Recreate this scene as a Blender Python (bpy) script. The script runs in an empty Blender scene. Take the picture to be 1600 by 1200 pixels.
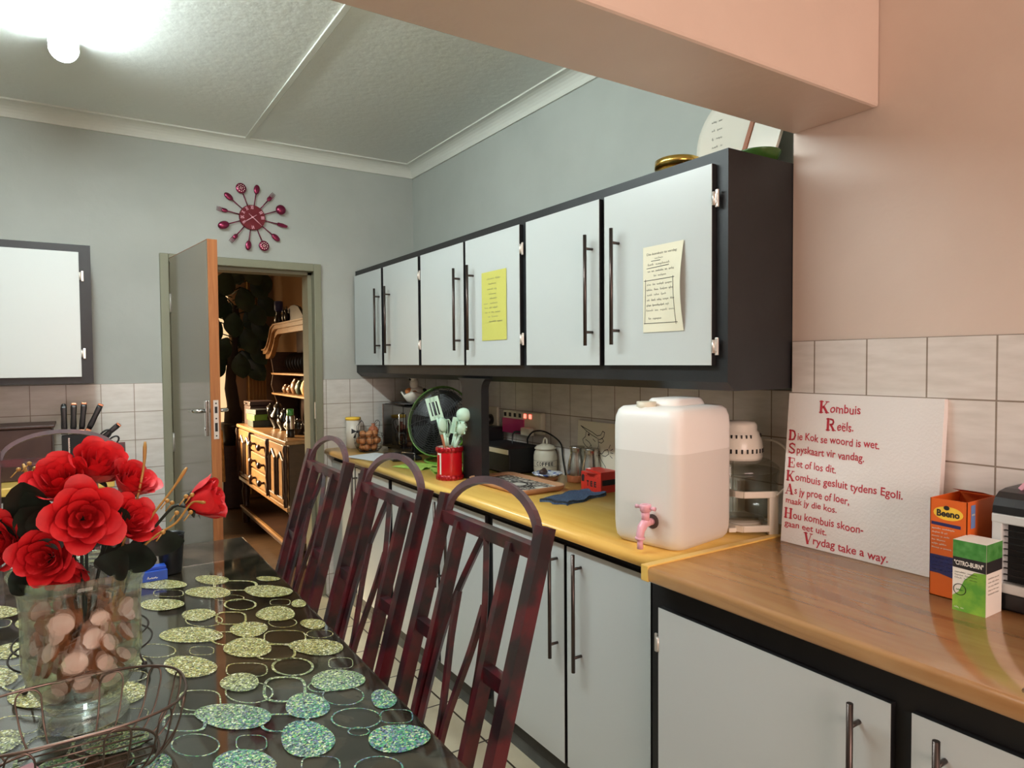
import bpy, bmesh, math, random
from math import sin, cos, pi, radians, sqrt
from mathutils import Vector, Matrix

random.seed(7)
SC = bpy.context.scene
COL = SC.collection

# ------------------------------------------------------------------ camera, world, lights
FPX = 1056.3                                   # focal length in pixels of the 1600 px frame
cam_d = bpy.data.cameras.new('camera')
cam = bpy.data.objects.new('camera', cam_d)
COL.objects.link(cam)
cam_d.sensor_width = 36.0
cam_d.lens = FPX * 36.0 / 1600.0
cam_d.clip_start = 0.05
EYE = 1.423


def camera_matrix(yaw, pit, rol):
    cy, sy = cos(yaw), sin(yaw)
    f = Vector((sy * cos(pit), cy * cos(pit), sin(pit)))
    r = Vector((cy, -sy, 0.0))
    u = r.cross(f)
    c, s = cos(rol), sin(rol)
    r2 = c * r + s * u
    u2 = -s * r + c * u
    m = Matrix((r2, u2, -f)).transposed().to_4x4()
    m.translation = (0, 0, EYE)
    return m


cam.matrix_world = camera_matrix(0.57327, -0.033256, -0.00728)
SC.camera = cam

world = bpy.data.worlds.new('world')
SC.world = world
world.use_nodes = True
world.node_tree.nodes['Background'].inputs[0].default_value = (0.75, 0.82, 0.95, 1)
world.node_tree.nodes['Background'].inputs[1].default_value = 0.3


def area_light(name, loc, aim, size, size_y, watts, color, spread=180):
    d = bpy.data.lights.new(name, 'AREA')
    d.shape = 'RECTANGLE'
    d.size, d.size_y, d.energy, d.color = size, size_y, watts, color
    d.spread = radians(spread)
    o = bpy.data.objects.new(name, d)
    COL.objects.link(o)
    o.location = loc
    o.rotation_euler = (Vector(aim) - Vector(loc)).to_track_quat('-Z', 'Y').to_euler()
    return o


# daylight through the pink curtain of the window behind the camera
area_light('curtain_daylight', (0.35, -2.05, 1.60), (0.6, 1.0, 1.75), 1.6, 1.3, 46, (1.0, 0.76, 0.67))
# low warm sun through the window of the next room
area_light('dining_window_light', (-0.25, 7.34, 1.45), (1.2, 5.9, 0.72), 0.7, 0.9, 46, (1.0, 0.76, 0.46), 48)
TUBE_STRENGTH = 49.0
SC.view_settings.view_transform = 'Standard'
SC.view_settings.look = 'None'
SC.view_settings.gamma = 1.0
SC.view_settings.use_curve_mapping = False
SC.view_settings.exposure = 0.42


# ------------------------------------------------------------------ materials
def lin(c):
    def f(v):
        v /= 255.0
        return v / 12.92 if v <= 0.04045 else ((v + 0.055) / 1.055) ** 2.4
    return (f(c[0]), f(c[1]), f(c[2]), 1.0)


def new_mat(name):
    m = bpy.data.materials.new(name)
    m.use_nodes = True
    nt = m.node_tree
    return m, nt, nt.nodes['Principled BSDF']


def node(nt, kind, **kw):
    n = nt.nodes.new(kind)
    for k, v in kw.items():
        setattr(n, k, v)
    return n


def ramp(nt, stops):
    n = nt.nodes.new('ShaderNodeValToRGB')
    el = n.color_ramp.elements
    while len(el) < len(stops):
        el.new(0.5)
    for e, (p, c) in zip(el, stops):
        e.position = p
        e.color = c
    return n


def mat(name, c, rough=0.5, metal=0.0, c2=None, scale=20.0, stretch=(1, 1, 1), bump=0.0, bscale=60.0, spec=0.5, coat=0.0,
        detail=4.0, lo=0.35, hi=0.65):
    """plain or mottled surface"""
    m, nt, b = new_mat(name)
    b.inputs['Roughness'].default_value = rough
    b.inputs['Metallic'].default_value = metal
    b.inputs['Specular IOR Level'].default_value = spec
    b.inputs['Coat Weight'].default_value = coat
    b.inputs['Base Color'].default_value = lin(c)
    tc = node(nt, 'ShaderNodeTexCoord')
    if c2 is not None:
        mp = node(nt, 'ShaderNodeMapping')
        mp.inputs['Scale'].default_value = stretch
        nt.links.new(tc.outputs['Object'], mp.inputs[0])
        n = node(nt, 'ShaderNodeTexNoise')
        n.inputs['Scale'].default_value = scale
        n.inputs['Detail'].default_value = detail
        nt.links.new(mp.outputs[0], n.inputs['Vector'])
        r = ramp(nt, [(lo, lin(c)), (hi, lin(c2))])
        nt.links.new(n.outputs['Fac'], r.inputs[0])
        nt.links.new(r.outputs[0], b.inputs['Base Color'])
    if bump:
        n2 = node(nt, 'ShaderNodeTexNoise')
        n2.inputs['Scale'].default_value = bscale
        n2.inputs['Detail'].default_value = 3
        nt.links.new(tc.outputs['Object'], n2.inputs['Vector'])
        bp = node(nt, 'ShaderNodeBump')
        bp.inputs['Strength'].default_value = bump
        bp.inputs['Distance'].default_value = 0.004
        nt.links.new(n2.outputs['Fac'], bp.inputs['Height'])
        nt.links.new(bp.outputs[0], b.inputs['Normal'])
    return m


def tile_mat(name, c, c2, grout, axes, size, rough=0.25, gap=0.0022, bump=0.25):
    """square tiles laid over the two given object axes, joints at the object's origin"""
    m, nt, b = new_mat(name)
    tc = node(nt, 'ShaderNodeTexCoord')
    sx = node(nt, 'ShaderNodeSeparateXYZ')
    cx = node(nt, 'ShaderNodeCombineXYZ')
    nt.links.new(tc.outputs['Object'], sx.inputs[0])
    nt.links.new(sx.outputs[axes[0]], cx.inputs[0])
    nt.links.new(sx.outputs[axes[1]], cx.inputs[1])
    br = node(nt, 'ShaderNodeTexBrick', offset=0.0, squash=1.0)
    br.inputs['Scale'].default_value = 1.0
    br.inputs['Mortar Size'].default_value = gap
    br.inputs['Mortar Smooth'].default_value = 0.2
    br.inputs['Brick Width'].default_value = size
    br.inputs['Row Height'].default_value = size
    br.inputs['Color1'].default_value = lin(c)
    br.inputs['Color2'].default_value = lin(c2)
    br.inputs['Mortar'].default_value = lin(grout)
    nt.links.new(cx.outputs[0], br.inputs['Vector'])
    n = node(nt, 'ShaderNodeTexNoise')
    mp = node(nt, 'ShaderNodeMapping')
    mp.inputs['Scale'].default_value = (9, 9, 45) if axes[1] == 2 else (6, 6, 6)
    nt.links.new(tc.outputs['Object'], mp.inputs[0])
    nt.links.new(mp.outputs[0], n.inputs['Vector'])
    n.inputs['Scale'].default_value = 1.0
    n.inputs['Detail'].default_value = 5
    mx = node(nt, 'ShaderNodeMixRGB', blend_type='MULTIPLY')
    r = ramp(nt, [(0.3, (0.86, 0.85, 0.83, 1)), (0.65, (1, 1, 1, 1))])
    nt.links.new(n.outputs['Fac'], r.inputs[0])
    mx.inputs[0].default_value = 1.0
    nt.links.new(br.outputs['Color'], mx.inputs[1])
    nt.links.new(r.outputs[0], mx.inputs[2])
    nt.links.new(mx.outputs[0], b.inputs['Base Color'])
    b.inputs['Roughness'].default_value = rough
    bp = node(nt, 'ShaderNodeBump')
    bp.inputs['Strength'].default_value = bump
    bp.inputs['Distance'].default_value = 0.003
    inv = node(nt, 'ShaderNodeMath', operation='SUBTRACT')
    inv.inputs[0].default_value = 1.0
    nt.links.new(br.outputs['Fac'], inv.inputs[1])
    add = node(nt, 'ShaderNodeMath', operation='ADD')
    ml = node(nt, 'ShaderNodeMath', operation='MULTIPLY')
    ml.inputs[1].default_value = 0.25
    nt.links.new(n.outputs['Fac'], ml.inputs[0])
    nt.links.new(inv.outputs[0], add.inputs[0])
    nt.links.new(ml.outputs[0], add.inputs[1])
    nt.links.new(add.outputs[0], bp.inputs['Height'])
    nt.links.new(bp.outputs[0], b.inputs['Normal'])
    return m


def wood_mat(name, c, c2, rough=0.35, scale=(3, 40, 40), coat=0.0, warp=1.0, c3=None):
    m, nt, b = new_mat(name)
    tc = node(nt, 'ShaderNodeTexCoord')
    mp = node(nt, 'ShaderNodeMapping')
    mp.inputs['Scale'].default_value = scale
    nt.links.new(tc.outputs['Object'], mp.inputs[0])
    n = node(nt, 'ShaderNodeTexNoise')
    n.inputs['Scale'].default_value = 1.0
    n.inputs['Detail'].default_value = 6
    n.inputs['Distortion'].default_value = warp
    nt.links.new(mp.outputs[0], n.inputs['Vector'])
    stops = [(0.3, lin(c)), (0.7, lin(c2))]
    if c3:
        stops = [(0.25, lin(c3)), (0.42, lin(c)), (0.7, lin(c2))]
    r = ramp(nt, stops)
    nt.links.new(n.outputs['Fac'], r.inputs[0])
    nt.links.new(r.outputs[0], b.inputs['Base Color'])
    b.inputs['Roughness'].default_value = rough
    b.inputs['Coat Weight'].default_value = coat
    b.inputs['Coat Roughness'].default_value = 0.12
    return m


def clear_mat(name, tint, gloss_rough=0.03, base=0.04):
    """thin clear glass or plastic: see-through with a fresnel sheen"""
    m, nt, b = new_mat(name)
    nt.nodes.remove(b)
    out = nt.nodes['Material Output']
    t = node(nt, 'ShaderNodeBsdfTransparent')
    t.inputs[0].default_value = tint
    g = node(nt, 'ShaderNodeBsdfGlossy')
    g.inputs['Roughness'].default_value = gloss_rough
    lw = node(nt, 'ShaderNodeLayerWeight')
    lw.inputs[0].default_value = 0.5
    pw = node(nt, 'ShaderNodeMath', operation='POWER')
    pw.inputs[1].default_value = 4.0
    nt.links.new(lw.outputs['Facing'], pw.inputs[0])
    ad = node(nt, 'ShaderNodeMath', operation='MULTIPLY_ADD', use_clamp=True)
    ad.inputs[1].default_value = 0.85
    ad.inputs[2].default_value = base
    nt.links.new(pw.outputs[0], ad.inputs[0])
    mx = node(nt, 'ShaderNodeMixShader')
    nt.links.new(ad.outputs[0], mx.inputs[0])
    nt.links.new(t.outputs[0], mx.inputs[1])
    nt.links.new(g.outputs[0], mx.inputs[2])
    nt.links.new(mx.outputs[0], out.inputs[0])
    return m


def glow_mat(name, c, strength):
    m, nt, b = new_mat(name)
    b.inputs['Base Color'].default_value = c
    b.inputs['Emission Color'].default_value = c
    b.inputs['Emission Strength'].default_value = strength
    return m


def glitter_mat(name):
    """holographic sparkle print: tiny flakes of gold, silver, green and blue"""
    m, nt, b = new_mat(name)
    tc = node(nt, 'ShaderNodeTexCoord')
    v = node(nt, 'ShaderNodeTexVoronoi')
    v.inputs['Scale'].default_value = 330
    nt.links.new(tc.outputs['Object'], v.inputs['Vector'])
    sp = node(nt, 'ShaderNodeSeparateColor')
    nt.links.new(v.outputs['Color'], sp.inputs[0])
    gold = ramp(nt, [(0.0, lin((40, 38, 20))), (0.3, lin((120, 108, 50))), (0.55, lin((200, 184, 104))), (0.75, lin((128, 150, 96))), (0.9, lin((238, 232, 190))), (1.0, lin((255, 255, 240)))])
    blue = ramp(nt, [(0.0, lin((24, 40, 52))), (0.25, lin((60, 104, 120))), (0.5, lin((90, 200, 120))), (0.7, lin((120, 116, 190))), (0.88, lin((200, 222, 120))), (1.0, lin((240, 255, 235)))])
    nt.links.new(sp.outputs[0], gold.inputs[0])
    nt.links.new(sp.outputs[0], blue.inputs[0])
    n = node(nt, 'ShaderNodeTexNoise')
    n.inputs['Scale'].default_value = 3.0
    nt.links.new(tc.outputs['Object'], n.inputs['Vector'])
    sx = node(nt, 'ShaderNodeSeparateXYZ')
    nt.links.new(tc.outputs['Object'], sx.inputs[0])
    mr = node(nt, 'ShaderNodeMapRange')
    mr.inputs['From Min'].default_value = 1.55
    mr.inputs['From Max'].default_value = 1.25
    nt.links.new(sx.outputs[1], mr.inputs['Value'])  # gold-to-blue change along the table paints in the foil's view-angle sheen
    ad = node(nt, 'ShaderNodeMath', operation='MULTIPLY', use_clamp=True)
    r2 = ramp(nt, [(0.3, (0.55, 0.55, 0.55, 1)), (0.55, (1, 1, 1, 1))])
    nt.links.new(n.outputs['Fac'], r2.inputs[0])
    nt.links.new(mr.outputs[0], ad.inputs[0])
    nt.links.new(r2.outputs[0], ad.inputs[1])
    mx = node(nt, 'ShaderNodeMixRGB')
    nt.links.new(ad.outputs[0], mx.inputs[0])
    nt.links.new(gold.outputs[0], mx.inputs[1])
    nt.links.new(blue.outputs[0], mx.inputs[2])
    nt.links.new(mx.outputs[0], b.inputs['Base Color'])
    b.inputs['Roughness'].default_value = 0.45
    b.inputs['Metallic'].default_value = 0.25
    b.inputs['Coat Weight'].default_value = 0.6
    b.inputs['Coat Roughness'].default_value = 0.06
    return m


def marble_mat(name):
    m, nt, b = new_mat(name)
    tc = node(nt, 'ShaderNodeTexCoord')
    n = node(nt, 'ShaderNodeTexNoise')
    n.inputs['Scale'].default_value = 5.0
    n.inputs['Detail'].default_value = 8
    n.inputs['Distortion'].default_value = 1.6
    nt.links.new(tc.outputs['Object'], n.inputs['Vector'])
    r = ramp(nt, [(0.25, lin((28, 27, 24))), (0.5, lin((58, 50, 42))), (0.62, lin((86, 70, 56))), (0.78, lin((44, 46, 41)))])
    nt.links.new(n.outputs['Fac'], r.inputs[0])
    nt.links.new(r.outputs[0], b.inputs['Base Color'])
    b.inputs['Roughness'].default_value = 0.08
    return m


M = {}
M['wall'] = mat('wall_paint', (175, 179, 172), 0.55, bump=0.35, bscale=22, c2=(182, 186, 179), scale=3)
M['wall_near'] = mat('near_wall_paint', (212, 192, 177), 0.45, bump=0.45, bscale=16, c2=(218, 198, 183), scale=3)
M['ceiling'] = mat('ceiling_paint', (236, 238, 232), 0.5, bump=0.5, bscale=30)
M['cornice'] = mat('cornice_paint', (222, 222, 212), 0.5)
M['floor'] = tile_mat('floor_tiles', (206, 198, 172), (198, 190, 164), (58, 50, 42), (0, 1), 0.338, 0.3, 0.0045, 0.15)
M['tile_x'] = tile_mat('wall_tiles_side', (229, 222, 215), (224, 216, 208), (150, 136, 122), (1, 2), 0.15)
M['tile_y'] = tile_mat('wall_tiles_back', (224, 222, 216), (219, 217, 210), (158, 148, 134), (0, 2), 0.15)
M['parquet'] = wood_mat('dark_parquet', (64, 46, 30), (92, 66, 42), 0.4, (4, 30, 30))
M['dining_wall'] = mat('dining_wall_paint', (150, 120, 92), 0.7)
M['white'] = mat('white_laminate', (205, 210, 208), 0.28)
M['black'] = mat('black_paint', (27, 28, 30), 0.45, c2=(34, 35, 37), scale=8, bump=0.1)
M['plinth'] = mat('grey_plinth', (88, 92, 92), 0.5, c2=(70, 74, 74), scale=12)
M['handle'] = mat('bronze_handle', (84, 74, 70), 0.32, 0.85)
M['hinge'] = mat('hinge_metal', (232, 226, 218), 0.3, 0.6)
M['far_wood'] = wood_mat('yellow_worktop', (234, 188, 92), (243, 204, 112), 0.28, (22, 1.6, 22), 0.3)
M['near_wood'] = wood_mat('pink_lit_worktop', (196, 138, 88), (214, 160, 106), 0.24, (16, 2.0, 16), 0.5, 0.9, (140, 92, 54))  # same laminate as the yellow top; browning by pink light is in the colour
M['frame'] = mat('olive_door_frame', (138, 138, 116), 0.5, bump=0.1)
M['leaf'] = wood_mat('grey_varnished_door', (98, 82, 62), (110, 94, 72), 0.18, (30, 30, 2), 0.7)
M['leaf_edge'] = wood_mat('door_edge_wood', (150, 88, 46), (174, 110, 62), 0.45, (60, 60, 4))
M['chrome'] = mat('chrome', (205, 205, 205), 0.18, 1.0)
M['steel'] = mat('brushed_steel', (186, 182, 176), 0.26, 1.0)
M['wire'] = mat('bronze_wire', (120, 104, 96), 0.28, 0.9)
M['dark_wire'] = mat('dark_wire', (52, 46, 42), 0.4, 0.6)
M['chair'] = mat('maroon_chair_paint', (84, 24, 32), 0.3, c2=(40, 26, 30), scale=16, lo=0.42, hi=0.6, coat=0.25)
M['arch'] = mat('lit_chair_paint', (98, 66, 70), 0.35, c2=(78, 60, 64), scale=18)  # chair paint with the grey-purple of light falling on it painted in
M['seat'] = mat('dark_seat_fabric', (60, 34, 34), 0.8)
M['marble'] = marble_mat('brown_marble')
M['glitter'] = glitter_mat('glitter_print')
M['pvc'] = clear_mat('clear_cover', (0.93, 0.95, 0.93, 1), 0.05, 0.07)
M['glass'] = clear_mat('vase_glass', (0.93, 0.965, 0.94, 1), 0.02, 0.05)
M['smoked'] = clear_mat('smoked_glass', (0.88, 0.88, 0.86, 1), 0.03, 0.04)
M['rose'] = mat('red_rose_cloth', (222, 36, 42), 0.55, c2=(192, 18, 30), scale=30)
M['leaf_green'] = mat('dark_green_leaf', (30, 42, 32), 0.5, c2=(22, 30, 24), scale=30)
M['sprig'] = mat('gold_sprig', (176, 134, 66), 0.45)
M['chip'] = mat('pink_wood_slice', (244, 216, 206), 0.6, c2=(236, 198, 184), scale=40)
M['bark'] = mat('brown_slice_rim', (150, 92, 56), 0.8)
M['black_plastic'] = mat('black_plastic', (22, 22, 24), 0.35)
M['matte_black'] = mat('matte_black', (16, 16, 17), 0.6)
M['blue_box'] = mat('blue_card', (26, 70, 168), 0.4)
M['navy'] = mat('navy_card', (40, 44, 96), 0.5)
M['clock_red'] = mat('clock_face_red', (112, 12, 30), 0.4)
M['clock_metal'] = mat('plum_metal', (128, 38, 70), 0.25, 0.6)
M['cream'] = mat('cream_paint', (226, 218, 196), 0.45)
M['pale_pink'] = mat('pale_pink_plastic', (236, 176, 190), 0.35)
M['jug'] = mat('frosted_plastic', (244, 241, 236), 0.42)
M['jug_water'] = mat('frosted_plastic_over_water', (228, 224, 217), 0.4)
M['rubber'] = mat('dark_washer', (84, 72, 68), 0.7)
M['foam'] = mat('white_foam', (232, 228, 224), 0.75, bump=0.3, bscale=160)
M['ink_red'] = mat('red_ink', (190, 46, 62), 0.6)
M['ink_black'] = mat('black_ink', (34, 32, 34), 0.7)
M['ink_grey'] = mat('grey_pencil', (128, 124, 112), 0.8)
M['yellow_paper'] = mat('yellow_paper', (208, 204, 104), 0.8)
M['cream_paper'] = mat('cream_paper', (240, 234, 208), 0.8)
M['paper'] = mat('white_paper', (226, 232, 236), 0.7)
M['orange'] = mat('orange_card', (226, 104, 36), 0.45)
M['orange_in'] = mat('orange_red_card', (216, 78, 40), 0.5)
M['label_white'] = mat('white_print', (240, 236, 226), 0.5)
M['label_yellow'] = mat('yellow_print', (250, 206, 70), 0.5)
M['green'] = mat('bright_green_card', (92, 160, 58), 0.4, c2=(150, 196, 70), scale=26)
M['green_dark'] = mat('deep_green_card', (58, 132, 52), 0.4, c2=(92, 160, 84), scale=60)
M['lime'] = mat('lime_green', (172, 208, 96), 0.45)
M['fan_green'] = mat('fan_green', (92, 140, 44), 0.4)
M['fan_wire'] = mat('fan_wire', (58, 60, 62), 0.35, 0.3)
M['red_enamel'] = mat('red_enamel', (196, 18, 30), 0.25)
M['red_glitter'] = mat('red_glitter', (190, 14, 30), 0.3, c2=(120, 4, 14), scale=220, metal=0.2)
M['mint'] = mat('mint_silicone', (196, 226, 204), 0.5)
M['utensil_wood'] = mat('brown_wood_handle', (160, 92, 56), 0.5)
M['tee_red'] = mat('red_painted_wood', (206, 50, 38), 0.4)
M['cloth_blue'] = mat('blue_cloth', (72, 92, 120), 0.9, c2=(48, 64, 90), scale=160, bump=0.5, bscale=200)
M['tray'] = mat('black_white_tray_print', (212, 208, 196), 0.35, c2=(40, 42, 40), scale=70, lo=0.47, hi=0.53)
M['tray_wood'] = mat('bare_tray_wood', (196, 146, 110), 0.5)
M['plate_blue'] = mat('blue_white_glaze', (232, 236, 244), 0.2, c2=(54, 84, 168), scale=45, lo=0.5, hi=0.56)
M['egg'] = mat('brown_egg', (188, 130, 82), 0.5, c2=(170, 108, 62), scale=30)
M['onion'] = mat('red_net_bag', (150, 74, 50), 0.6, c2=(190, 120, 80), scale=60)
M['gold'] = mat('gold_tin', (214, 176, 92), 0.22, 1.0)
M['mirror'] = mat('dark_glass_door', (16, 16, 17), 0.05, spec=1.0)
M['silver'] = mat('silver_foil', (196, 196, 196), 0.3, 0.9, c2=(70, 70, 72), scale=40)
M['ceramic'] = mat('white_ceramic', (236, 230, 216), 0.25)
M['ceramic_tan'] = mat('tan_ceramic', (196, 120, 62), 0.3)
M['pink_casing'] = mat('pink_plastic', (196, 54, 116), 0.3)  # plain pink plastic of the multi-plug cover
M['neon'] = glow_mat('red_neon_lamp', (1.0, 0.12, 0.08, 1), 3.0)
M['tube'] = glow_mat('tube_diffuser', (0.86, 0.99, 1.0, 1), TUBE_STRENGTH)
M['brown_box'] = mat('brown_wood_box', (70, 46, 40), 0.4, c2=(58, 36, 32), scale=10)
M['copper'] = mat('copper_trim', (204, 136, 104), 0.3, 0.7)
M['oak'] = wood_mat('carved_oak', (134, 96, 58), (160, 118, 74), 0.32, (8, 8, 30), 0.2)
M['oak_dark'] = wood_mat('dark_oak', (52, 30, 18), (66, 40, 24), 0.4, (8, 8, 30))
M['pewter'] = mat('pewter', (50, 44, 40), 0.3, 0.5)
M['pewter_tan'] = mat('brown_glaze', (120, 84, 54), 0.35)
M['brocade'] = mat('gold_brocade', (190, 150, 84), 0.6, c2=(150, 112, 60), scale=26)
M['palm_leaf'] = mat('philodendron_leaf', (34, 56, 40), 0.45, c2=(24, 40, 30), scale=12)
M['trunk'] = mat('dark_trunk', (34, 24, 18), 0.9, bump=0.6)
m_, nt_, b_ = new_mat('curtain_sun_glow')
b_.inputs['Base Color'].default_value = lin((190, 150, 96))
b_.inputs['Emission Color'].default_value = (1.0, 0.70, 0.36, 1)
b_.inputs['Emission Strength'].default_value = 0.75  # emission stands in for sun coming through the cloth
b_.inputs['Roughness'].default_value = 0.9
M['glow_curtain'] = m_
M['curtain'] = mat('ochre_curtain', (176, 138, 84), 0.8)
M['pink_curtain'] = mat('pink_curtain', (214, 120, 112), 0.9)
M['lilac'] = mat('lilac_card', (196, 150, 160), 0.6)


# ------------------------------------------------------------------ mesh builder
class MB:
    def __init__(self):
        self.v, self.f, self.s, self.mi = [], [], [], []
        self.mats = []
        self.cur = 0

    def use(self, m):
        if m not in self.mats:
            self.mats.append(m)
        self.cur = self.mats.index(m)
        return self

    def add(self, vs, fs, smooth=False, xf=None):
        o = len(self.v)
        if xf is not None:
            vs = [xf @ Vector(p) for p in vs]
        self.v += [tuple(p) for p in vs]
        for f in fs:
            self.f.append([i + o for i in f])
            self.s.append(smooth)
            self.mi.append(self.cur)
        return self

    def box(self, x0, y0, z0, x1, y1, z1, bev=0.0, xf=None):
        if bev > 0:
            bm = bmesh.new()
            bmesh.ops.create_cube(bm, size=1)
            for v in bm.verts:
                v.co = Vector((x0 + (v.co.x + .5) * (x1 - x0), y0 + (v.co.y + .5) * (y1 - y0), z0 + (v.co.z + .5) * (z1 - z0)))
            bmesh.ops.bevel(bm, geom=list(bm.edges), offset=bev, segments=2, profile=0.5, affect='EDGES')
            bm.verts.index_update()
            self.add([v.co.copy() for v in bm.verts], [[v.index for v in f.verts] for f in bm.faces], False, xf)
            bm.free()
            return self
        vs = [(x0, y0, z0), (x1, y0, z0), (x1, y1, z0), (x0, y1, z0), (x0, y0, z1), (x1, y0, z1), (x1, y1, z1), (x0, y1, z1)]
        return self.add(vs, [(3, 2, 1, 0), (4, 5, 6, 7), (0, 1, 5, 4), (1, 2, 6, 5), (2, 3, 7, 6), (3, 0, 4, 7)], False, xf)

    def tube(self, pts, r, seg=8, closed=False, flat=None, xf=None, smooth=True):
        """sweep along pts; r a number or a list; flat=(w,h) gives a rectangular bar"""
        pts = [Vector(p) for p in pts]
        n = len(pts)
        rs = r if isinstance(r, (list, tuple)) else [r] * n
        t0 = (pts[1] - pts[0]).normalized()
        up = Vector((0, 0, 1)) if abs(t0.z) < 0.9 else Vector((0, 1, 0))
        a = t0.cross(up).normalized()
        vs, k = [], 4 if flat else seg
        for i, p in enumerate(pts):
            if closed:
                t = (pts[(i + 1) % n] - pts[i - 1]).normalized()
            else:
                t = (pts[min(i + 1, n - 1)] - pts[max(i - 1, 0)]).normalized()
            a = (a - t * a.dot(t))
            if a.length < 1e-6:
                a = t.orthogonal()
            a.normalize()
            b = t.cross(a)
            if flat:
                w, h = flat[0] / 2, flat[1] / 2
                vs += [p + a * w + b * h, p - a * w + b * h, p - a * w - b * h, p + a * w - b * h]
            else:
                vs += [p + (a * cos(2 * pi * j / seg) + b * sin(2 * pi * j / seg)) * rs[i] for j in range(seg)]
        fs = []
        for i in range(n if closed else n - 1):
            i2 = (i + 1) % n
            for j in range(k):
                fs.append((i * k + j, i * k + (j + 1) % k, i2 * k + (j + 1) % k, i2 * k + j))
        if not closed:
            fs.append(tuple(range(k - 1, -1, -1)))
            fs.append(tuple((n - 1) * k + j for j in range(k)))
        return self.add(vs, fs, smooth and not flat, xf)

    def cyl(self, p0, p1, r0, r1=None, seg=16, xf=None):
        r1 = r0 if r1 is None else r1
        p0, p1 = Vector(p0), Vector(p1)
        t = (p1 - p0).normalized()
        a = t.orthogonal().normalized()
        b = t.cross(a)
        vs = [p0 + (a * cos(2 * pi * j / seg) + b * sin(2 * pi * j / seg)) * r0 for j in range(seg)]
        vs += [p1 + (a * cos(2 * pi * j / seg) + b * sin(2 * pi * j / seg)) * r1 for j in range(seg)]
        self.add(vs, [(j, (j + 1) % seg, seg + (j + 1) % seg, seg + j) for j in range(seg)], True, xf)
        o = len(self.v) - 2 * seg
        for ring, rev in ((range(seg), True), (range(seg, 2 * seg), False)):
            idx = [o + j for j in ring]
            self.f.append(idx[::-1] if rev else idx)
            self.s.append(False)
            self.mi.append(self.cur)
        return self

    def lathe(self, prof, seg=24, c=(0, 0, 0), xf=None, smooth=True):
        """prof: list of (radius, z); radius 0 closes with a point"""
        vs, rows = [], []
        for r, z in prof:
            if r <= 1e-6:
                rows.append([len(vs)])
                vs.append((c[0], c[1], c[2] + z))
            else:
                rows.append(list(range(len(vs), len(vs) + seg)))
                vs += [(c[0] + r * cos(2 * pi * j / seg), c[1] + r * sin(2 * pi * j / seg), c[2] + z) for j in range(seg)]
        fs = []
        for a, b in zip(rows, rows[1:]):
            for j in range(seg):
                j2 = (j + 1) % seg
                if len(a) == 1 and len(b) == 1:
                    continue
                if len(a) == 1:
                    fs.append((a[0], b[j2], b[j]))
                elif len(b) == 1:
                    fs.append((a[j], a[j2], b[0]))
                else:
                    fs.append((a[j], a[j2], b[j2], b[j]))
        return self.add(vs, fs, smooth, xf)

    def ball(self, c, r, seg=12, xf=None):
        rx, ry, rz = r if isinstance(r, (tuple, list)) else (r, r, r)
        vs, rows = [], []
        n = max(6, seg // 2)
        for i in range(n + 1):
            th = -pi / 2 + pi * i / n
            if i in (0, n):
                rows.append([len(vs)])
                vs.append((c[0], c[1], c[2] + rz * sin(th)))
            else:
                rows.append(list(range(len(vs), len(vs) + seg)))
                vs += [(c[0] + rx * cos(th) * cos(2 * pi * j / seg), c[1] + ry * cos(th) * sin(2 * pi * j / seg), c[2] + rz * sin(th)) for j in range(seg)]
        fs = []
        for a, b in zip(rows, rows[1:]):
            for j in range(seg):
                j2 = (j + 1) % seg
                if len(a) == 1:
                    fs.append((a[0], b[j2], b[j]))
                elif len(b) == 1:
                    fs.append((a[j], a[j2], b[0]))
                else:
                    fs.append((a[j], a[j2], b[j2], b[j]))
        return self.add(vs, fs, True, xf)

    def prism(self, poly, z0, z1, xf=None, smooth=False):
        n = len(poly)
        vs = [(p[0], p[1], z0) for p in poly] + [(p[0], p[1], z1) for p in poly]
        fs = [tuple(range(n - 1, -1, -1)), tuple(range(n, 2 * n))]
        self.add(vs, fs, False, xf)
        o = len(self.v) - 2 * n
        for j in range(n):
            self.f.append([o + j, o + (j + 1) % n, o + n + (j + 1) % n, o + n + j])
            self.s.append(smooth)
            self.mi.append(self.cur)
        return self

    def build(self, name, m=None, parent=None, loc=None):
        me = bpy.data.meshes.new(name)
        o0 = Vector(loc) if loc is not None else Vector((0, 0, 0))
        me.from_pydata([tuple(Vector(p) - o0) for p in self.v], [], self.f)
        ms = self.mats if self.mats else [m]
        for k in ms:
            me.materials.append(k)
        for p, s, i in zip(me.polygons, self.s, self.mi):
            p.use_smooth = s
            p.material_index = i
        me.update()
        o = bpy.data.objects.new(name, me)
        COL.objects.link(o)
        if loc is not None:
            o.location = loc
        if parent is not None:
            o.parent = parent
        return o


def tag(o, label, cat, group=None):
    o['label'] = label
    o['category'] = cat
    if group:
        o['group'] = group
    return o


def thing(name, label, cat, loc=(0, 0, 0), rz=0.0, group=None):
    o = bpy.data.objects.new(name, None)
    o.empty_display_size = 0.05
    COL.objects.link(o)
    o.location = loc
    o.rotation_euler = (0, 0, rz)
    return tag(o, label, cat, group)


def kids(o):
    return [c for c in bpy.data.objects if c.parent == o]


def dup(o, parent=None):
    c = o.copy()
    COL.objects.link(c)
    if parent is not None:
        c.parent = parent
    for ch in kids(o):
        dup(ch, c)
    return c


def struct(name, mb, m=None, loc=None, parent=None):
    o = mb.build(name, m, parent, loc)
    if parent is None:
        o['kind'] = 'structure'
    return o


_TXT = {}


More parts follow.
